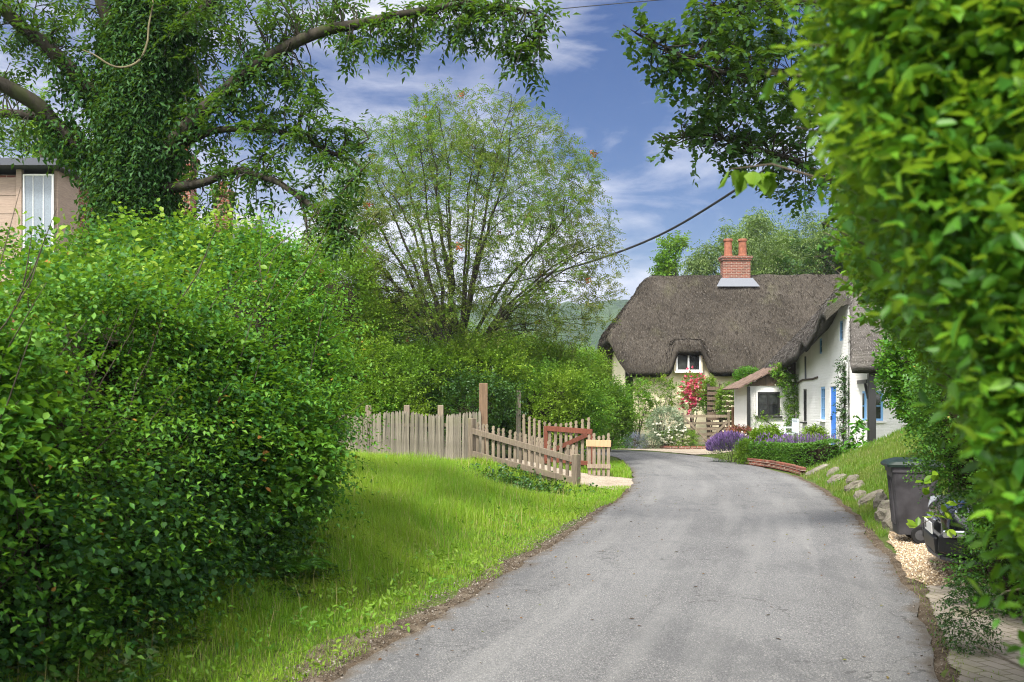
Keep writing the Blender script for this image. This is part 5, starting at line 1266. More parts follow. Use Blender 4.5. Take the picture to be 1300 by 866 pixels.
# long shoots reaching out, with a few broad leaves
sh = []; bp = []; bd = []
for _ in range(130):
    Y = rng.uniform(1.8, 4.6); Z = rng.uniform(1.0, 3.3); a = np.array([float(face(Y, Z)) + .1, Y, Z]); e = a + np.array([-.16, -.02, .10]) + rng.normal(size=3) * .07; sh.append(([a, (a + e) / 2 + rng.normal(size=3) * .01, e], [.004, .003, .0015])); bp.append(a + (e - a) * .2); bd.append(e - a)
tubes('shoot_foliage', sh, M_bark2, PH, 4)
P_, A_, N_, S_ = sprays(np.array(bp), np.array(bd), .17, 9, jit=.2, spread=1.0); leaves('shoot_foliage', P_, A_, N_, .045 * S_, .02 * S_, M_privet, PH, OVAL)
a = W(1035, 225, 3.4); e = W(925, 215, 3.4); tubes('shoot', [([a, (a + e) / 2 + np.array([0, 0, .03]), e], [.005, .004, .002])], M_bark2, PH, 4)
bp = np.array([a + (e - a) * f for f in np.linspace(.45, 1, 11)]); leaves('broad_leaf_spray', bp, rng.normal(size=(11, 3)) * .5 + np.array([-.4, 0, -.5]), rng.normal(size=(11, 3)) + np.array([0, -.5, .6]), rng.uniform(.06, .09, 11), rng.uniform(.045, .065, 11), M_mid, PH, OVAL)
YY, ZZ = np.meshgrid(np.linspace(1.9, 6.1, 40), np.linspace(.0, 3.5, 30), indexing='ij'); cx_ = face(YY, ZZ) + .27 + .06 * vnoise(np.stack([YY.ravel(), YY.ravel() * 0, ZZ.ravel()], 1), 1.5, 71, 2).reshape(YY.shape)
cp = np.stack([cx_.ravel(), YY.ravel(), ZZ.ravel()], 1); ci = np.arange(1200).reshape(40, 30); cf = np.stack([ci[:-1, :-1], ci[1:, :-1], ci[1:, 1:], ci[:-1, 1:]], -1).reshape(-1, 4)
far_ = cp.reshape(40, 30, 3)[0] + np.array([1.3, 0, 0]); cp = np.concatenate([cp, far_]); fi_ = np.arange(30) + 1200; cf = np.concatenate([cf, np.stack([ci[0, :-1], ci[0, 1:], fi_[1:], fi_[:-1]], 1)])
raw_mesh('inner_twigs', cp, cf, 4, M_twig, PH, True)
it = []
for _ in range(60):
    Y = rng.uniform(2, 6); x = float(face(np.array(Y), np.array(1.0))) + .2; it.append(([(x + .2, Y, 0), (x + rng.normal() * .05, Y + rng.normal() * .1, .8), (x - .15, Y + rng.normal() * .15, 1.7)], [.014, .01, .004]))
tubes('stem', it, M_bark2, PH, 5)

# box and bramble bush over the car, and others on that side
def ground(x, y): return (x, y, zat(x, y))
bush('box_bush', 'dense small-leaved box bush leaning over the black car bonnet', 'bush', ground(4.5, 8.75), (1.02, .75, .9), M_boxleaf, 5200, 7, .15, .032, .62, OVAL, core=.8, cz=1.55, stems=False, seed=5, low=-.9, lump=.22)
bush('box_bush', 'low spreading box bush at the foot of the hedge beside the block paving', 'bush', ground(4.5, 8.4), (.74, .62, .8), M_boxleaf, 2800, 7, .15, .034, .62, OVAL, core=.72, cz=.5, stems=False, seed=8, low=-.8, lump=.3)
bush('box_bush', 'yellowing bramble-topped bush between the paving and the privet hedge', 'bush', ground(4.3, 7.2), (.72, .9, 1.2), M_boxleaf, 3600, 7, .17, .036, .6, OVAL, core=.74, cz=1.3, seed=13, low=-.9, lump=.3)
bx_ = gpt(1262, 800); q = bush('conifer_sprig', 'small dark evergreen sprig poking out over the block paving edge', 'bush', (3.12, 7.0, .02), (.12, .12, .26), M_darkleaf, 260, 8, .12, .03, .4, KITE, seed=3, cz=.22, low=-1, lump=.5, droop=.6, stems=False)
tubes('stem', [([(3.1, 7.0, .25), (3.4, 7.05, .42), (4.0, 7.15, .5)], [.005, .008, .012])], M_bark2, q, 5)
bp = np.array([W(1185, 655, 8.7), W(1200, 650, 8.65), W(1178, 628, 8.7), W(1205, 672, 8.6), W(1215, 640, 8.6), W(1165, 668, 8.75), W(1190, 600, 8.5), W(1173, 612, 8.6)])
bsp = empty('bramble_spray', tuple(bp[1] * np.array([1, 1, 0])), 'yellow bramble leaves hanging in front of the black car bonnet', 'plant')
leaves('foliage', np.repeat(bp, 3, 0), rng.normal(size=(24, 3)) + np.array([-.6, -.2, -.1]), rng.normal(size=(24, 3)) * .5 + np.array([0, -.6, .7]), rng.uniform(.07, .11, 24), rng.uniform(.05, .07, 24), M_lime, bsp, OVAL)
tubes('stem', [([(4.75, 8.9, .1), (4.6, 8.8, .9), tuple(bp[4]), tuple(bp[1]), tuple(bp[5])], [.008, .007, .005, .004, .002])], M_bark2, bsp, 4)
bush('bank_shrub', 'fresh green rounded shrub on top of the grass bank beside the cottage wall', 'bush', ground(8.0, 18.2), (1.15, 1.1, 1.25), M_bright, 3200, 7, .28, .085, .7, OVAL, core=.75, seed=21, cz=1.4, low=-.8)
bush('bank_shrub', 'tall fresh green shrub behind the wheelie bin at the bank top', 'bush', ground(7.3, 15.8), (1.0, 1.0, 1.3), M_bright, 2400, 7, .25, .07, .7, OVAL, core=.75, seed=22, cz=1.2, low=-.8)

# ------------------------------------------------------------------ shrubs and trees behind the pale fence
SH = [('garden_shrub', 'tall yellow-green shrub beside the end of the big hedge', 425, 430, 62, 120, 27.5, M_yellowgreen, 2600),
 ('garden_shrub', 'round mid green bush behind the start of the pale fence', 470, 495, 52, 46, 27, M_yellowgreen, 2200),
 ('garden_shrub', 'dense green bush under the rowan between fence posts', 540, 495, 60, 46, 28.5, M_yellowgreen, 2400),
 ('garden_shrub', 'leafy green bush behind the tall square post', 610, 492, 55, 50, 28.5, M_yellowgreen, 2400),
 ('garden_shrub', 'yellow-green bush above the red gate frame', 690, 492, 58, 42, 31, M_yellowgreen, 2400),
 ('garden_shrub', 'dark green bush low behind the picket gate', 690, 520, 65, 42, 28.8, M_mid, 2200),
 ('garden_shrub', 'wide olive bush at the lane corner below the thatch', 722, 520, 38, 36, 30.5, M_yellowgreen, 2600),
 ('garden_shrub', 'tangled green shrub climbing by the cream gable end', 772, 525, 20, 30, 37, M_mid, 2000),
 ('garden_shrub', 'bright shrub deep in the garden behind the rowan trunk', 500, 445, 70, 60, 36, M_palegreen, 4200),
 ('garden_shrub', 'broad green shrub deep in the garden, under the far hill', 645, 470, 66, 34, 37, M_palegreen, 4200),
 ('garden_shrub', 'low dark bush behind the middle of the pale fence', 590, 525, 60, 35, 27.6, M_darkleaf, 1800),
 ('garden_shrub', 'low dark bush behind the first fence posts', 480, 530, 50, 32, 26.6, M_mid, 1600),
 ('garden_shrub', 'distant bush filling the gap beside the thatched gable', 735, 474, 32, 20, 42, M_mid, 1500)]
for i, (nm_, lb, px, py, rxp, ryp, Y, m, n) in enumerate(SH):
    c = W(px, py, Y); rx = rxp / F * Y; rz = ryp / F * Y; g0 = zat(c[0], Y)
    bush(nm_, lb, 'bush', (c[0], Y, g0), (rx, rx * .8, rz), m, int(n * 1.5), 8, .5, .078, .6, KITE, core=(.6 if Y < 33 else None), seed=30 + i, cz=c[2] - g0, low=-.9, lump=.6, shoots=True)

# ------------------------------------------------------------------ cottage gardens
def gbush(name, label, cat, px, py, rxp, ryp, Y, m, n, leaf=.06, **kw):
    c = W(px, py, Y); g0 = zat(c[0], Y); return bush(name, label, cat, (c[0], Y, g0), (rxp / F * Y, rxp / F * Y * .8, ryp / F * Y), m, n, kw.pop('k', 6), kw.pop('L', .2), leaf, kw.pop('lw', .55), cz=c[2] - g0, low=-.9, stems=True, **kw)
gbush('climbing_vine', 'vine trained over the cream wall below the upstairs window', 'climber', 835, 497, 26, 18, 43.4, M_yellowgreen, 330, .1, seed=51, lump=.6)
gbush('climbing_vine', 'dense vine at the cream cottage corner beside the olive bush', 'climber', 806, 515, 22, 32, 42.6, M_mid, 420, .1, seed=52, lump=.5)
o = gbush('pink_rose', 'tall pink rose in full bloom against the cream wall', 'rose bush', 879, 502, 15, 26, 42.6, M_mid, 500, .07, seed=53, lump=.4)
d = rng.normal(size=(300, 3)); pr = W(879, 499, 42.5) + d * np.array([.22, .18, .33]) + (vnoise(d * 3, 1, 5, 2) * .35)[:, None]; blossoms(o, pr, .11, M_pink)
gbush('evergreen_column', 'narrow dark green climber-clad column next to the pink rose', 'shrub', 901, 505, 9, 26, 42.2, M_mid, 1000, .06, seed=54, lump=.15, core=.75)
gbush('rose_bush', 'leafy green rose bush between the slatted fence and the gate post', 'rose bush', 925, 512, 14, 22, 41.5, M_mid, 700, .07, seed=55)
o = gbush('silver_shrub', 'silvery shrub with white daisies left of the five-bar gate'.replace('left of', 'beside'), 'shrub', 845, 540, 22, 22, 40.6, M_silver, 900, .07, seed=56)
d = rdir(60); d[:, 1] = -np.abs(d[:, 1]); blossoms(o, W(848, 548, 40.3) + d * np.array([.7, .4, .5]), .09, M_whitefl)
gbush('catmint', 'blue grey catmint clump at the lane edge below the vine', 'flower', 807, 562, 14, 10, 40.3, M_bluegrey, 600, .05, seed=57, lw=.3)
gbush('catmint', 'grey green flowering clump next to the thin brick kerb', 'flower', 826, 562, 12, 9, 40.2, M_silver, 500, .05, seed=58, lw=.3)
gbush('garden_plant', 'green edging plants along the thin brick kerb', 'plant', 862, 556, 24, 8, 40.6, M_mid, 900, .05, seed=59)
gbush('garden_plant', 'leafy plants at the lane corner under the gable end', 'plant', 785, 566, 18, 9, 40.6, M_bright, 600, .07, seed=60)
gbush('garden_plant', 'green bush glimpsed over the annexe roof slope', 'plant', 948, 480, 14, 10, 42.4, M_bright, 500, .08, seed=61)
o = gbush('lavender', 'large purple lavender clump spilling over the lane edge', 'flower', 930, 572, 24, 17, 30.4, M_mid, 700, .05, seed=62, lw=.2)
d = rdir(1500); d[:, 2] = np.abs(d[:, 2]); pp = W(926, 573, 30.3) + d * np.array([.58, .5, .45]) * rng.uniform(.85, 1.15, (1500, 1)); leaves('blossom', pp, d + np.array([0, 0, .8]), rdir(1500), .14, .035, M_purple, o)
gbush('garden_plant', 'feathery green plant between lavender and lime shrub', 'plant', 950, 575, 12, 12, 29.4, M_mid, 600, .09, seed=63, lw=.15)
gbush('lime_shrub', 'lime yellow shrub in front of the annexe window', 'shrub', 973, 562, 19, 13, 29.6, M_lime, 900, .09, seed=64, core=.6)
o = gbush('dark_heuchera', 'orange and plum leaved plants by the annexe corner post', 'plant', 940, 553, 16, 7, 33, leafmat('plum leaves', G((.1,.03,.04),(.2,.06,.05),(.3,.1,.03)), .2), 420, .07, seed=65)
o = gbush('lavender', 'low mauve lavender between the box hedge and the bench', 'flower', 1015, 563, 40, 6, 28.6, M_mid, 500, .05, seed=66, lw=.2)
pp = W(1015, 561, 28.6) + rng.normal(size=(700, 3)) * np.array([.55, .25, .08]); leaves('blossom', pp, rdir(700) * .4 + np.array([0, 0, 1.]), rdir(700), .11, .035, M_purple, o)
# clipped box hedge
BH = empty('clipped_box_hedge', (7.6, 26.5, .2), 'low neatly clipped box hedge above the brick edging', 'hedge')
bh = np.array([(7.05, 29.2), (7.42, 27.6), (7.5, 26.2), (7.75, 25.75), (8.15, 25.9)]); bl, bs = resample(bh, 120); bl = smoothline(bl, 6)
n = 6000; s = rng.uniform(0, bs[-1], n); u_ = rng.uniform(-1, 1, n); x = np.interp(s, bs, bl[:, 0]); y = np.interp(s, bs, bl[:, 1]); tg_ = np.gradient(bl, axis=0); tg_ /= np.linalg.norm(tg_, axis=1, keepdims=True)
tx = np.interp(s, bs, tg_[:, 0]); ty = np.interp(s, bs, tg_[:, 1]); w_ = .27; h_ = .56
per = u_ * (h_ + w_); side_ = np.clip(per, -w_, w_); zz = np.where(np.abs(per) > w_, h_ - (np.abs(per) - w_), h_); 
g0 = np.array([zat(a, b) for a, b in zip(x, y)]); p = np.stack([x + ty * side_, y - tx * side_, g0 * .6 + .05 + zz], 1)
nd = np.stack([ty * np.sign(side_) * (np.abs(per) > w_), -tx * np.sign(side_) * (np.abs(per) > w_), (np.abs(per) <= w_) * 1.0], 1)
P_, A_, N_, S_ = sprays(p, nd + rng.normal(size=(n, 3)) * .5, .07, 6); leaves('foliage', P_, A_, N_, .038 * S_, .026 * S_, leafmat('clipped box leaves', G((.03,.1,.012),(.06,.16,.016),(.1,.22,.02)), .25), BH, OVAL)
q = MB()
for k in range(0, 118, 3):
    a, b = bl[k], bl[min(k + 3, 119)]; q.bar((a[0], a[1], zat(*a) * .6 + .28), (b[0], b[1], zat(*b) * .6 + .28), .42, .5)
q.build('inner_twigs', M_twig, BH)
# climbers on the white cottage
def climber(name, label, pts, width, n, mat, leaf, fl=None):
    c, r = limb(pts, [.03, .025, .015, .008], 30, .06); o = empty(name, tuple(c[0]), label, 'climber'); tubes('stem', [(c, r)], M_bark2, o, 6)
    q = c[rng.integers(3, 30, n)] + rng.normal(size=(n, 3)) * width
    P_, A_, N_, S_ = sprays(q, rng.normal(size=(n, 3)) + np.array([-.6, -.6, 0]), .18, 6); leaves('foliage', P_, A_, N_, leaf * S_, leaf * .6 * S_, mat, o)
    if fl: blossoms(o, c[rng.integers(8, 30, fl)] + rng.normal(size=(fl, 3)) * width * 1.1, .06, M_whitefl)
    return o
pz = zat(10.35, 37.3)
climber('climbing_rose', 'climbing rose arching over the annexe corner below the thatch', [(10.15, 37.2, pz), (10.3, 37.15, 1.4), (10.15, 37.1, 2.3), (9.7, 37.1, 3.0)], .17, 420, M_mid, .09, 40)
climber('climbing_rose', 'slender climber covering the white lattice trellis', [tuple(P(.3, .35, -.1)), tuple(P(.35, 1.2, -.12)), tuple(P(.25, 2.1, -.12)), tuple(P(.4, 2.9, -.1))], .085, 300, M_darkleaf, .07)
climber('twiggy_climber', 'bare twiggy wall shrub under the annexe window', [(9.9, 37.4, pz), (9.6, 37.42, .9), (9.2, 37.4, 1.2), (8.9, 37.42, 1.25)], .12, 60, M_mid, .07)
for (px, py, Y, h, lb) in ((1086, 578, 27.6, 1.2, 'tall hollyhock leaves at the foot of the trellis'), (1095, 580, 27.2, 1.0, 'second hollyhock beside the dark porch post'), (1078, 580, 27.9, .7, 'small leafy plant at the white corner, below the climber')):
    x = (px - 650) / F * Y; o = empty('hollyhock', (x, Y, zat(x, Y)), lb, 'plant'); g0 = zat(x, Y)
    tubes('stem', [([(x, Y, g0), (x + .02, Y, g0 + h * .6), (x + .05, Y, g0 + h)], [.014, .01, .005])], M_bright, o)
    m = 44; zz = rng.uniform(.05, 1, m) * h; p = np.stack([x + rng.normal(size=m) * .05, Y + rng.normal(size=m) * .05, g0 + zz], 1); leaves('foliage', p, rdir(m) * np.array([1, 1, .3]) + np.array([0, 0, -.25]), np.array([0, 0, 1.]) + rng.normal(size=(m, 3)) * .4, rng.uniform(.14, .24, m), rng.uniform(.08, .14, m), M_bright, o, OVAL)
gbush('garden_plant', 'leafy green plant by the blue window sill', 'plant', 1035, 556, 10, 10, 29.8, M_mid, 260, .09, seed=71)

# ------------------------------------------------------------------ ferns and weeds at the hedge foot
def fern(label, px, py, size, seed):
    x, y, z = gpt(px, py); o = empty('fern', (x, y, z), label, 'fern'); P0, D0_, ds = [], [], []
    for k in range(9):
        a = k * .7 + seed; d = np.array([math.cos(a) * .7, math.sin(a) * .7, .9]); n = 26
        f = np.linspace(.1, 1, n); c = np.array([x, y, z]) + d * size * f[:, None] + np.array([0, 0, -.65]) * (size * f * f)[:, None]; tg2 = nrm(np.gradient(c, axis=0)); sd = nrm(np.cross(tg2, [0, 0, 1.]))
        for sg in (-1, 1): P0.append(c); D0_.append(tg2 * .5 + sd * sg); ds.append(np.sin(np.clip(f * 1.05, 0, 1) * math.pi) ** .7 * .24 * size + .01)
    P0 = np.concatenate(P0); D0_ = np.concatenate(D0_); ds = np.concatenate(ds)
    leaves('frond', P0, D0_, np.tile([0, 0, 1.], (len(P0), 1)) + rng.normal(size=P0.shape) * .15, ds, .028 * size + .006, M_bright, o)
fern('arching fern at the end of the hedge foot, nearest the bright bank', 362, 742, .62, .3)
fern('smaller fern tucked under the hedge beside the larger one', 330, 735, .5, 1.1)
fern('fern with broad yellowing fronds under the hedge near the picture edge', 20, 745, .55, 2.0)
fern('pale fern halfway along the hedge foot', 150, 720, .4, 2.6)
n = 2600; s = rng.uniform(0, hs[-1] * .78, n); p, nd = hedge_pt(s, np.full(n, .05), -rng.uniform(-.05, .55, n) ** 1.0); p[:, 2] = gz(p[:, 0], p[:, 1])
P_, A_, N_, S_ = sprays(p, np.array([0, 0, 1.]) + nd * .5 + rng.normal(size=(n, 3)) * .5, .26 * rng.uniform(.4, 1.3, n), 7, droop=.4); o = leaves('undergrowth', P_, A_, N_, .06 * S_, .036 * S_, leafmat('undergrowth leaves', G((.02,.06,.012),(.04,.11,.016),(.07,.16,.02),(.1,.09,.03)), .25), None)
tag(o, 'nettles and ground ivy along the hedge foot', 'undergrowth', kind='stuff')
n = 900; p = np.stack([rng.normal(.05, .5, n), rng.normal(20.7, .6, n), np.zeros(n)], 1); p[:, 2] = gz(p[:, 0], p[:, 1]); P_, A_, N_, S_ = sprays(p, np.array([0, -.3, 1.]) + rng.normal(size=(n, 3)) * .5, .22, 6); o = leaves('undergrowth', P_, A_, N_, .07 * S_, .05 * S_, M_darkleaf, None, OVAL); tag(o, 'dark ivy growing in the ditch below the picket fence', 'undergrowth', kind='stuff')

# ------------------------------------------------------------------ grass
def blades(pts, h, w, mat, name, lean=.5):
    n = len(pts); a = rng.uniform(0, 2 * math.pi, n); d = np.stack([np.cos(a), np.sin(a), a * 0], 1); sd = np.stack([-np.sin(a), np.cos(a), a * 0], 1)
    ln = rng.uniform(.1, 1, n)[:, None] * lean; h = h[:, None]; w = w[:, None]; up = np.array([0, 0, 1.])
    m = pts + up * h * .55 + d * h * ln * .25; tp = pts + up * h * (1 - .3 * ln) + d * h * ln * .8
    v = np.stack([pts - sd * w / 2, pts + sd * w / 2, m + sd * w * .4, m - sd * w * .4, tp], 1)
    k = np.arange(n)[:, None] * 5; f = np.concatenate([k + np.array([[0, 1, 2]]), k + np.array([[0, 2, 3]]), k + np.array([[3, 2, 4]])], 0)
    return raw_mesh(name, v.reshape(-1, 3), f, 3, mat)
def grassmat(name, cols, patch, odd):
    return leafmat(name, cols, .48, .5, .25, patch, .9, (.32, .46, .03), odd)
M_grass = grassmat('verge grass', G((.06,.17,.010),(.12,.28,.014),(.19,.38,.02),(.26,.42,.035)), (.27,.40,.03), (.9,(.40,.34,.15)))
M_lawn = grassmat('bank grass', G((.05,.13,.012),(.09,.2,.016),(.15,.27,.025)), (.17,.2,.05), (.93,(.4,.34,.17)))
def scatter(n, x0, x1, y0, y1, keep):
    x = rng.uniform(x0, x1, n); y = rng.uniform(y0, y1, n); k = keep(x, y); x, y = x[k], y[k]; return np.stack([x, y, gz(x, y)], 1)
def near_w(y): return np.clip(.0022 * y / 6, .004, .02)
dens = lambda y, a: rng.random(len(y)) < np.clip((a / np.maximum(y, 1)) ** 1.2, 0, 1)
hx_at = lambda y: np.interp(y, hpl[:220, 1], hpl[:220, 0])
def kv(x, y):
    dl = XL(y) - x; lim = np.where(y < 12.6, x > hx_at(np.minimum(y, 12.4)) - .25, x > -4.8)
    front = np.where(x < -.7, y < 23.6, np.where(x < 1.4, y < 23.5 - (x + .7) * .95, y < 21.4))
    edge_ = .13 + .34 * vnoise(np.stack([x * 0, y, y * 0], 1), .9, 91, 3) + np.where(y < 10, .08, 0)
    return ((((x - .1) / .8) ** 2 + ((y - 20.5) / 1.1) ** 2) > 1) & (dl > np.maximum(edge_, .03) * (1 - .75 * sstep(12, 19, y))) & lim & front & dens(y, 9)
p = scatter(520000, -5, 2.6, 4.2, 23.6, kv); dl = XL(p[:, 1]) - p[:, 0]
hh = (.05 + .24 * sstep(.5, 1.9, dl) * (1 + 1.1 * vnoise(p, 1.5, 93, 3))) * rng.uniform(.5, 1.3, len(p)) + .03 * sstep(13, 18, p[:, 1]); hh *= 1 - .4 * sstep(19, 22.5, p[:, 1]); hh *= 1 - .65 * np.exp(-(((p[:, 0] - .1) / 1.1) ** 2 + ((p[:, 1] - 19.4) / 1.6) ** 2))
tag(blades(p, hh, near_w(p[:, 1]) * rng.uniform(.7, 1.4, len(p)), M_grass, 'grass', .9), 'bright long grass on the verge and bank before the pale fence', 'grass', kind='stuff')
def kr(x, y):
    dr = x - XR(y); return (dr > .12 + .12 * vnoise(np.stack([x, y, x * 0], 1), 1.2, 95, 2)) & (dr < 4.2) & ~((y > 25.1) & (dr > .9)) & ~inside(np.array(P_pad), x, y) & dens(y, 10)
p = scatter(260000, 4.3, 11, 13.2, 25.6, kr)
tag(blades(p, rng.uniform(.04, .13, len(p)), near_w(p[:, 1]) * rng.uniform(.7, 1.3, len(p)), M_lawn, 'grass', .9), 'rough grass on the sloping bank behind the wheelie bin', 'grass', kind='stuff')
def kc(x, y):
    return (XL(y) - x > .05) & (x > 1.0) & ~inside(np.array(P_drive), x, y) & (((y > 23.6) & (y < 30)) | ((x > 1.9) & (y > 21.2)))
p = scatter(26000, 1.0, 3.5, 21, 30, kc); tag(blades(p, rng.uniform(.06, .18, len(p)), near_w(p[:, 1]), M_grass, 'grass', .8), 'grass strip between the picket panel and the lane', 'grass', kind='stuff')
# dry seed stalks and broad weeds in the long grass
q = p[rng.choice(len(p), 1500, replace=False)]
n = 900; q = scatter(60000, -5, 2.4, 5, 23.4, lambda x, y: kv(x, y) & (XL(y) - x > .7))[:n]
o = blades(q, rng.uniform(.18, .42, len(q)), np.full(len(q), .0035) * np.maximum(1, q[:, 1] / 9), strawmat('dry stalks', [(.2,.17,.06),(.34,.29,.13),(.16,.2,.05)]), 'grass', .5); tag(o, 'dry seed stalks standing in the long verge grass', 'grass', kind='stuff')
n = 420; q = scatter(30000, -4, 2.4, 5, 22, lambda x, y: kv(x, y) & (vnoise(np.stack([x, y, x * 0], 1), 1.1, 99, 2) > .12))[:n]
P_, A_, N_, S_ = sprays(q, np.array([0, 0, .6]) + rng.normal(size=(len(q), 3)) * .5, .16, 6); o = leaves('weeds', P_ + np.array([0, 0, .05]), A_, N_, .055 * S_, .026 * S_, M_mid, None, OVAL); tag(o, 'broad leaved weeds among the verge grass', 'weeds', kind='stuff')
# moss and weeds in the paving edge, grit along the lane
p = scatter(5200, 2.4, 4.6, 5.6, 10, lambda x, y: (np.abs(x - XR(y) - .12) < .1 * rng.random(len(x)) + .03) | ((x - XR(y) > .1) & (vnoise(np.stack([x, y, x * 0], 1), 2.5, 97, 2) > .32) & (rng.random(len(x)) < .35) & (y < 9.3)))
tag(blades(p, rng.uniform(.015, .06, len(p)), np.full(len(p), .006), M_lawn, 'weeds', 1.0), 'moss and weeds along the edge of the block paving', 'weeds', kind='stuff')
def pebbles(name, label, pts, s, mat):
    o_ = np.array([(1,0,0),(-1,0,0),(0,1,0),(0,-1,0),(0,0,.7),(0,0,-.7)]); fo = np.array([(0,2,4),(2,1,4),(1,3,4),(3,0,4),(2,0,5),(1,2,5),(3,1,5),(0,3,5)])
    n = len(pts); v = pts[:, None, :] + (o_[None] * (1 + rng.normal(size=(n, 6, 1)) * .2)) * s[:, None, None] * rng.uniform(.6, 1.3, (n, 1, 3)) + rng.normal(size=(n, 6, 3)) * s[:, None, None] * .2
    f = (fo[None] + (np.arange(n) * 6)[:, None, None]).reshape(-1, 3); return tag(raw_mesh(name, v.reshape(-1, 3), f, 3, mat, smooth=False), label, 'gravel', kind='stuff')
M_grit = strawmat('mixed grit', [(.05,.04,.03),(.10,.08,.06),(.16,.14,.11),(.28,.25,.22)])
M_peb = strawmat('ochre pebbles', [(.2,.13,.07),(.38,.28,.17),(.52,.42,.29),(.66,.58,.46)])
p = scatter(60000, -2.2, 2.2, 5.5, 18, lambda x, y: (np.abs(XL(y) - x - .15) < .32 * rng.random(len(x)) * (1 - .6 * sstep(11, 18, y)))); p[:, 2] = np.maximum(p[:, 2], -.01) + .022
pebbles('gravel', 'loose grit and stones along the dirt edge of the lane', p, rng.uniform(.003, .012, len(p)), M_grit)
p = scatter(26000, 3.9, 8.4, 9.5, 14.4, lambda x, y: inside(np.array(P_pad), x, y) & (x < 7)); p[:, 2] += .02; pebbles('gravel', 'ochre pebbles of the drive under the wheelie bin', p, rng.uniform(.006, .016, len(p)), M_peb)
p = scatter(4500, 2.2, 5.0, 6, 16, lambda x, y: np.abs(x - XR(y)) < .16 * rng.random(len(x)) + .02); p[:, 2] = .03; pebbles('gravel', 'scattered grit where the lane meets the paving', p, rng.uniform(.003, .009, len(p)), M_grit)
# fallen leaves and crumbs on the lane
n = 260; y = rng.uniform(6.2, 26, n); f = np.where(rng.random(n) < .6, rng.beta(1, 5, n), 1 - rng.beta(1, 5, n)); x = XL(y) * (1 - f) + XR(y) * f; p = np.stack([x, y, .02 + .035 * (1 - (2 * f - 1) ** 2)], 1)
o = leaves('fallen_leaves', p, rdir(n) * np.array([1, 1, .1]), np.array([0, 0, 1.]) + rng.normal(size=(n, 3)) * .25, rng.uniform(.02, .05, n), .02, strawmat('dead leaves', [(.06,.03,.015),(.16,.09,.04),(.1,.12,.03)]), None, OVAL); tag(o, 'dead leaves scattered over the lane', 'leaves', kind='stuff')
# ------------------------------------------------------------------ camera, sky, sun
cam = bpy.data.cameras.new('camera'); co_ = bpy.data.objects.new('camera', cam); COL.objects.link(co_); S.camera = co_
co_.location = (0, 0, CAMZ); co_.rotation_euler = (R(90), 0, 0)
cam.sensor_width = 36; cam.lens = 36; cam.shift_y = (515 - 433) / 1300; cam.clip_start = .05; cam.clip_end = 6000
cam.dof.use_dof = True; cam.dof.focus_distance = 17; cam.dof.aperture_fstop = 4.5
sun_d = Vector(SUN_D).normalized()
el = math.asin(sun_d.z); az = math.atan2(sun_d.x, sun_d.y)
L = bpy.data.lights.new('sun', 'SUN'); L.energy = SUN_E; L.angle = R(SUN_A); L.color = (1, .95, .86)
lo = bpy.data.objects.new('sun', L); COL.objects.link(lo); lo.rotation_euler = sun_d.to_track_quat('Z', 'Y').to_euler()
w = bpy.data.worlds.new('World'); S.world = w; w.use_nodes = True; nt = w.node_tree; nt.nodes.clear()
t = NT.__new__(NT); t.t = nt; t.m = w
out = nt.nodes.new('ShaderNodeOutputWorld'); bg = t.n('Background'); bg.inputs['Strength'].default_value = SKY_S
sky = t.n('TexSky', sky_type='NISHITA'); sky.sun_disc = False; sky.sun_elevation = el; sky.sun_rotation = az; sky.air_density = 1.0; sky.dust_density = .4; sky.ozone_density = 2.5
hs_ = t.n('HueSaturation'); hs_.inputs['Saturation'].default_value = SKY_SAT; hs_.inputs['Hue'].default_value = SKY_HUE; hs_.inputs['Value'].default_value = SKY_V; t.set(hs_.inputs['Color'], sky)
gen = t.n('TexCoord').outputs['Generated']
mp = t.n('Mapping'); t.set(mp.inputs['Vector'], gen); mp.inputs['Scale'].default_value = (1.6, 1.6, 4.6); mp.inputs['Rotation'].default_value = (R(4), R(14), R(20)); mp.inputs['Location'].default_value = CLOUD_LOC
n1 = t.noise(1.7, 7, .58, mp.outputs[0], .55)
mp2 = t.n('Mapping'); t.set(mp2.inputs['Vector'], gen); mp2.inputs['Scale'].default_value = (2, 2, 9); mp2.inputs['Rotation'].default_value = (R(-6), R(-16), 0)
n2 = t.noise(2.6, 8, .62, mp2.outputs[0], .9)
sp = t.n('SeparateXYZ', i_Vector=gen)
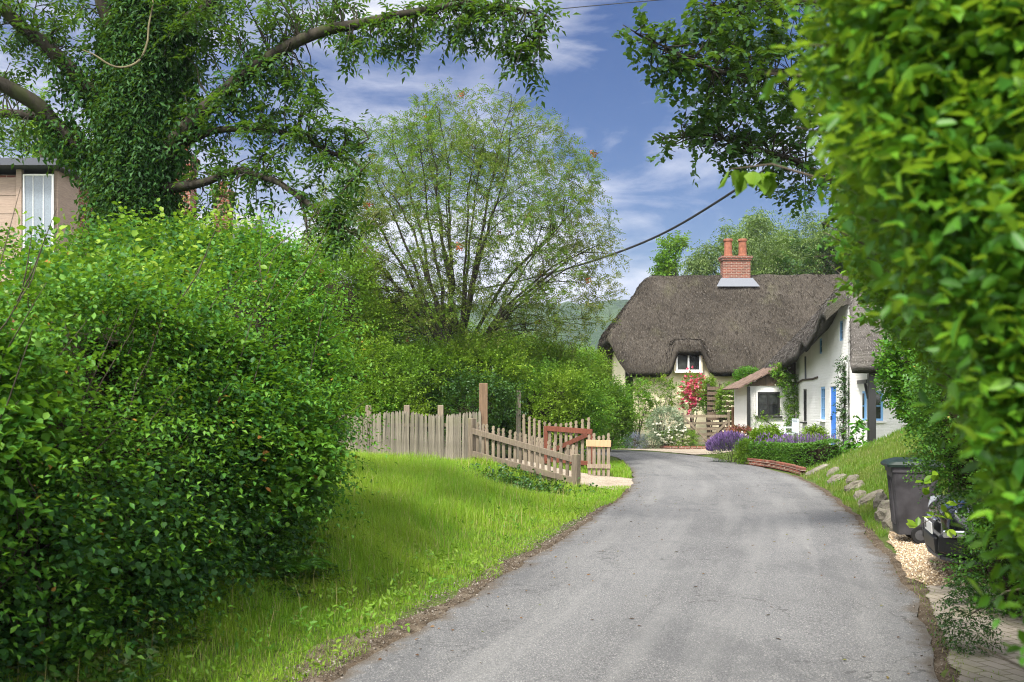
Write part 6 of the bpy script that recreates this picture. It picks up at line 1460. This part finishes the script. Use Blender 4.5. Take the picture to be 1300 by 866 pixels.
# bright cloud added behind and overhead, out of view, to lift ambient light
lowx = t.ramp(sp.outputs[0], [(0., .16), (.0, .16), (.12, 0.)])
bk_fill = t.ramp(t.n('Math', operation='MULTIPLY_ADD', i_0=sp.outputs[1], i_1=-.5, i_2=.5).outputs[0], [(.25, 0.), (.6, .55)])
hor = t.ramp(sp.outputs[2], [(.0, .2), (.12, .09), (.25, 0.)])
m_ = t.n('Math', operation='ADD', i_0=t.n('Math', operation='MULTIPLY_ADD', i_0=n2, i_1=.42, i_2=n1).outputs[0], i_1=bk_fill)
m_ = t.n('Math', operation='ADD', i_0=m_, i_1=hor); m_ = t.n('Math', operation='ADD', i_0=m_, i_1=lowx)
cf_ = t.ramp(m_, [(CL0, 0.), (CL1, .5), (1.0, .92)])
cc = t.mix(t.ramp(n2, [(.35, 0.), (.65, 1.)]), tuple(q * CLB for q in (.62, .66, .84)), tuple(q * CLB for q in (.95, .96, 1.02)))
cc = t.mix(bk_fill, cc, tuple(q * CLB * CLK for q in (1, 1, 1)))
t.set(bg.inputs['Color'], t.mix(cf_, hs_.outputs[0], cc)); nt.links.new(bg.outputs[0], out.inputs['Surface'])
S.view_settings.view_transform = 'Standard'; S.view_settings.look = 'None'; S.view_settings.gamma = 1; S.view_settings.exposure = EXPO; S.view_settings.use_curve_mapping = False
cy = S.cycles; cy.use_denoising = DENOISE; cy.denoiser = 'OPENIMAGEDENOISE'; cy.denoising_input_passes = 'RGB_ALBEDO_NORMAL'; cy.denoising_prefilter = 'NONE'; cy.pixel_filter_type = 'BLACKMAN_HARRIS'; cy.filter_width = 1.1; cy.max_bounces = 6; cy.diffuse_bounces = 3; cy.glossy_bounces = 2; cy.transmission_bounces = 3; cy.transparent_max_bounces = 4; cy.volume_bounces = 0
cy.sample_clamp_indirect = 6; cy.use_fast_gi = False; cy.caustics_reflective = False; cy.caustics_refractive = False
S.render.film_transparent = False

# ------------------------------------------------------------------ the hazy air over the valley
if HAZE:
    q = MB(); q.box((100, 480, 70), (2300, 1100, 150)); hz_ = tag(q.build('haze', None), kind='stuff')
    t = NT('hazy air'); t.m.node_tree.nodes.remove([n for n in t.t.nodes if n.type != 'OUTPUT_MATERIAL'][0]) if len(t.t.nodes) > 1 else None
    v = t.n('VolumePrincipled'); v.inputs['Color'].default_value = (.75, .82, .95, 1); v.inputs['Density'].default_value = HAZE; v.inputs['Anisotropy'].default_value = .2
    t.t.links.new(v.outputs[0], t.out.inputs['Volume']); hz_.data.materials.append(t.m); hz_.visible_shadow = True
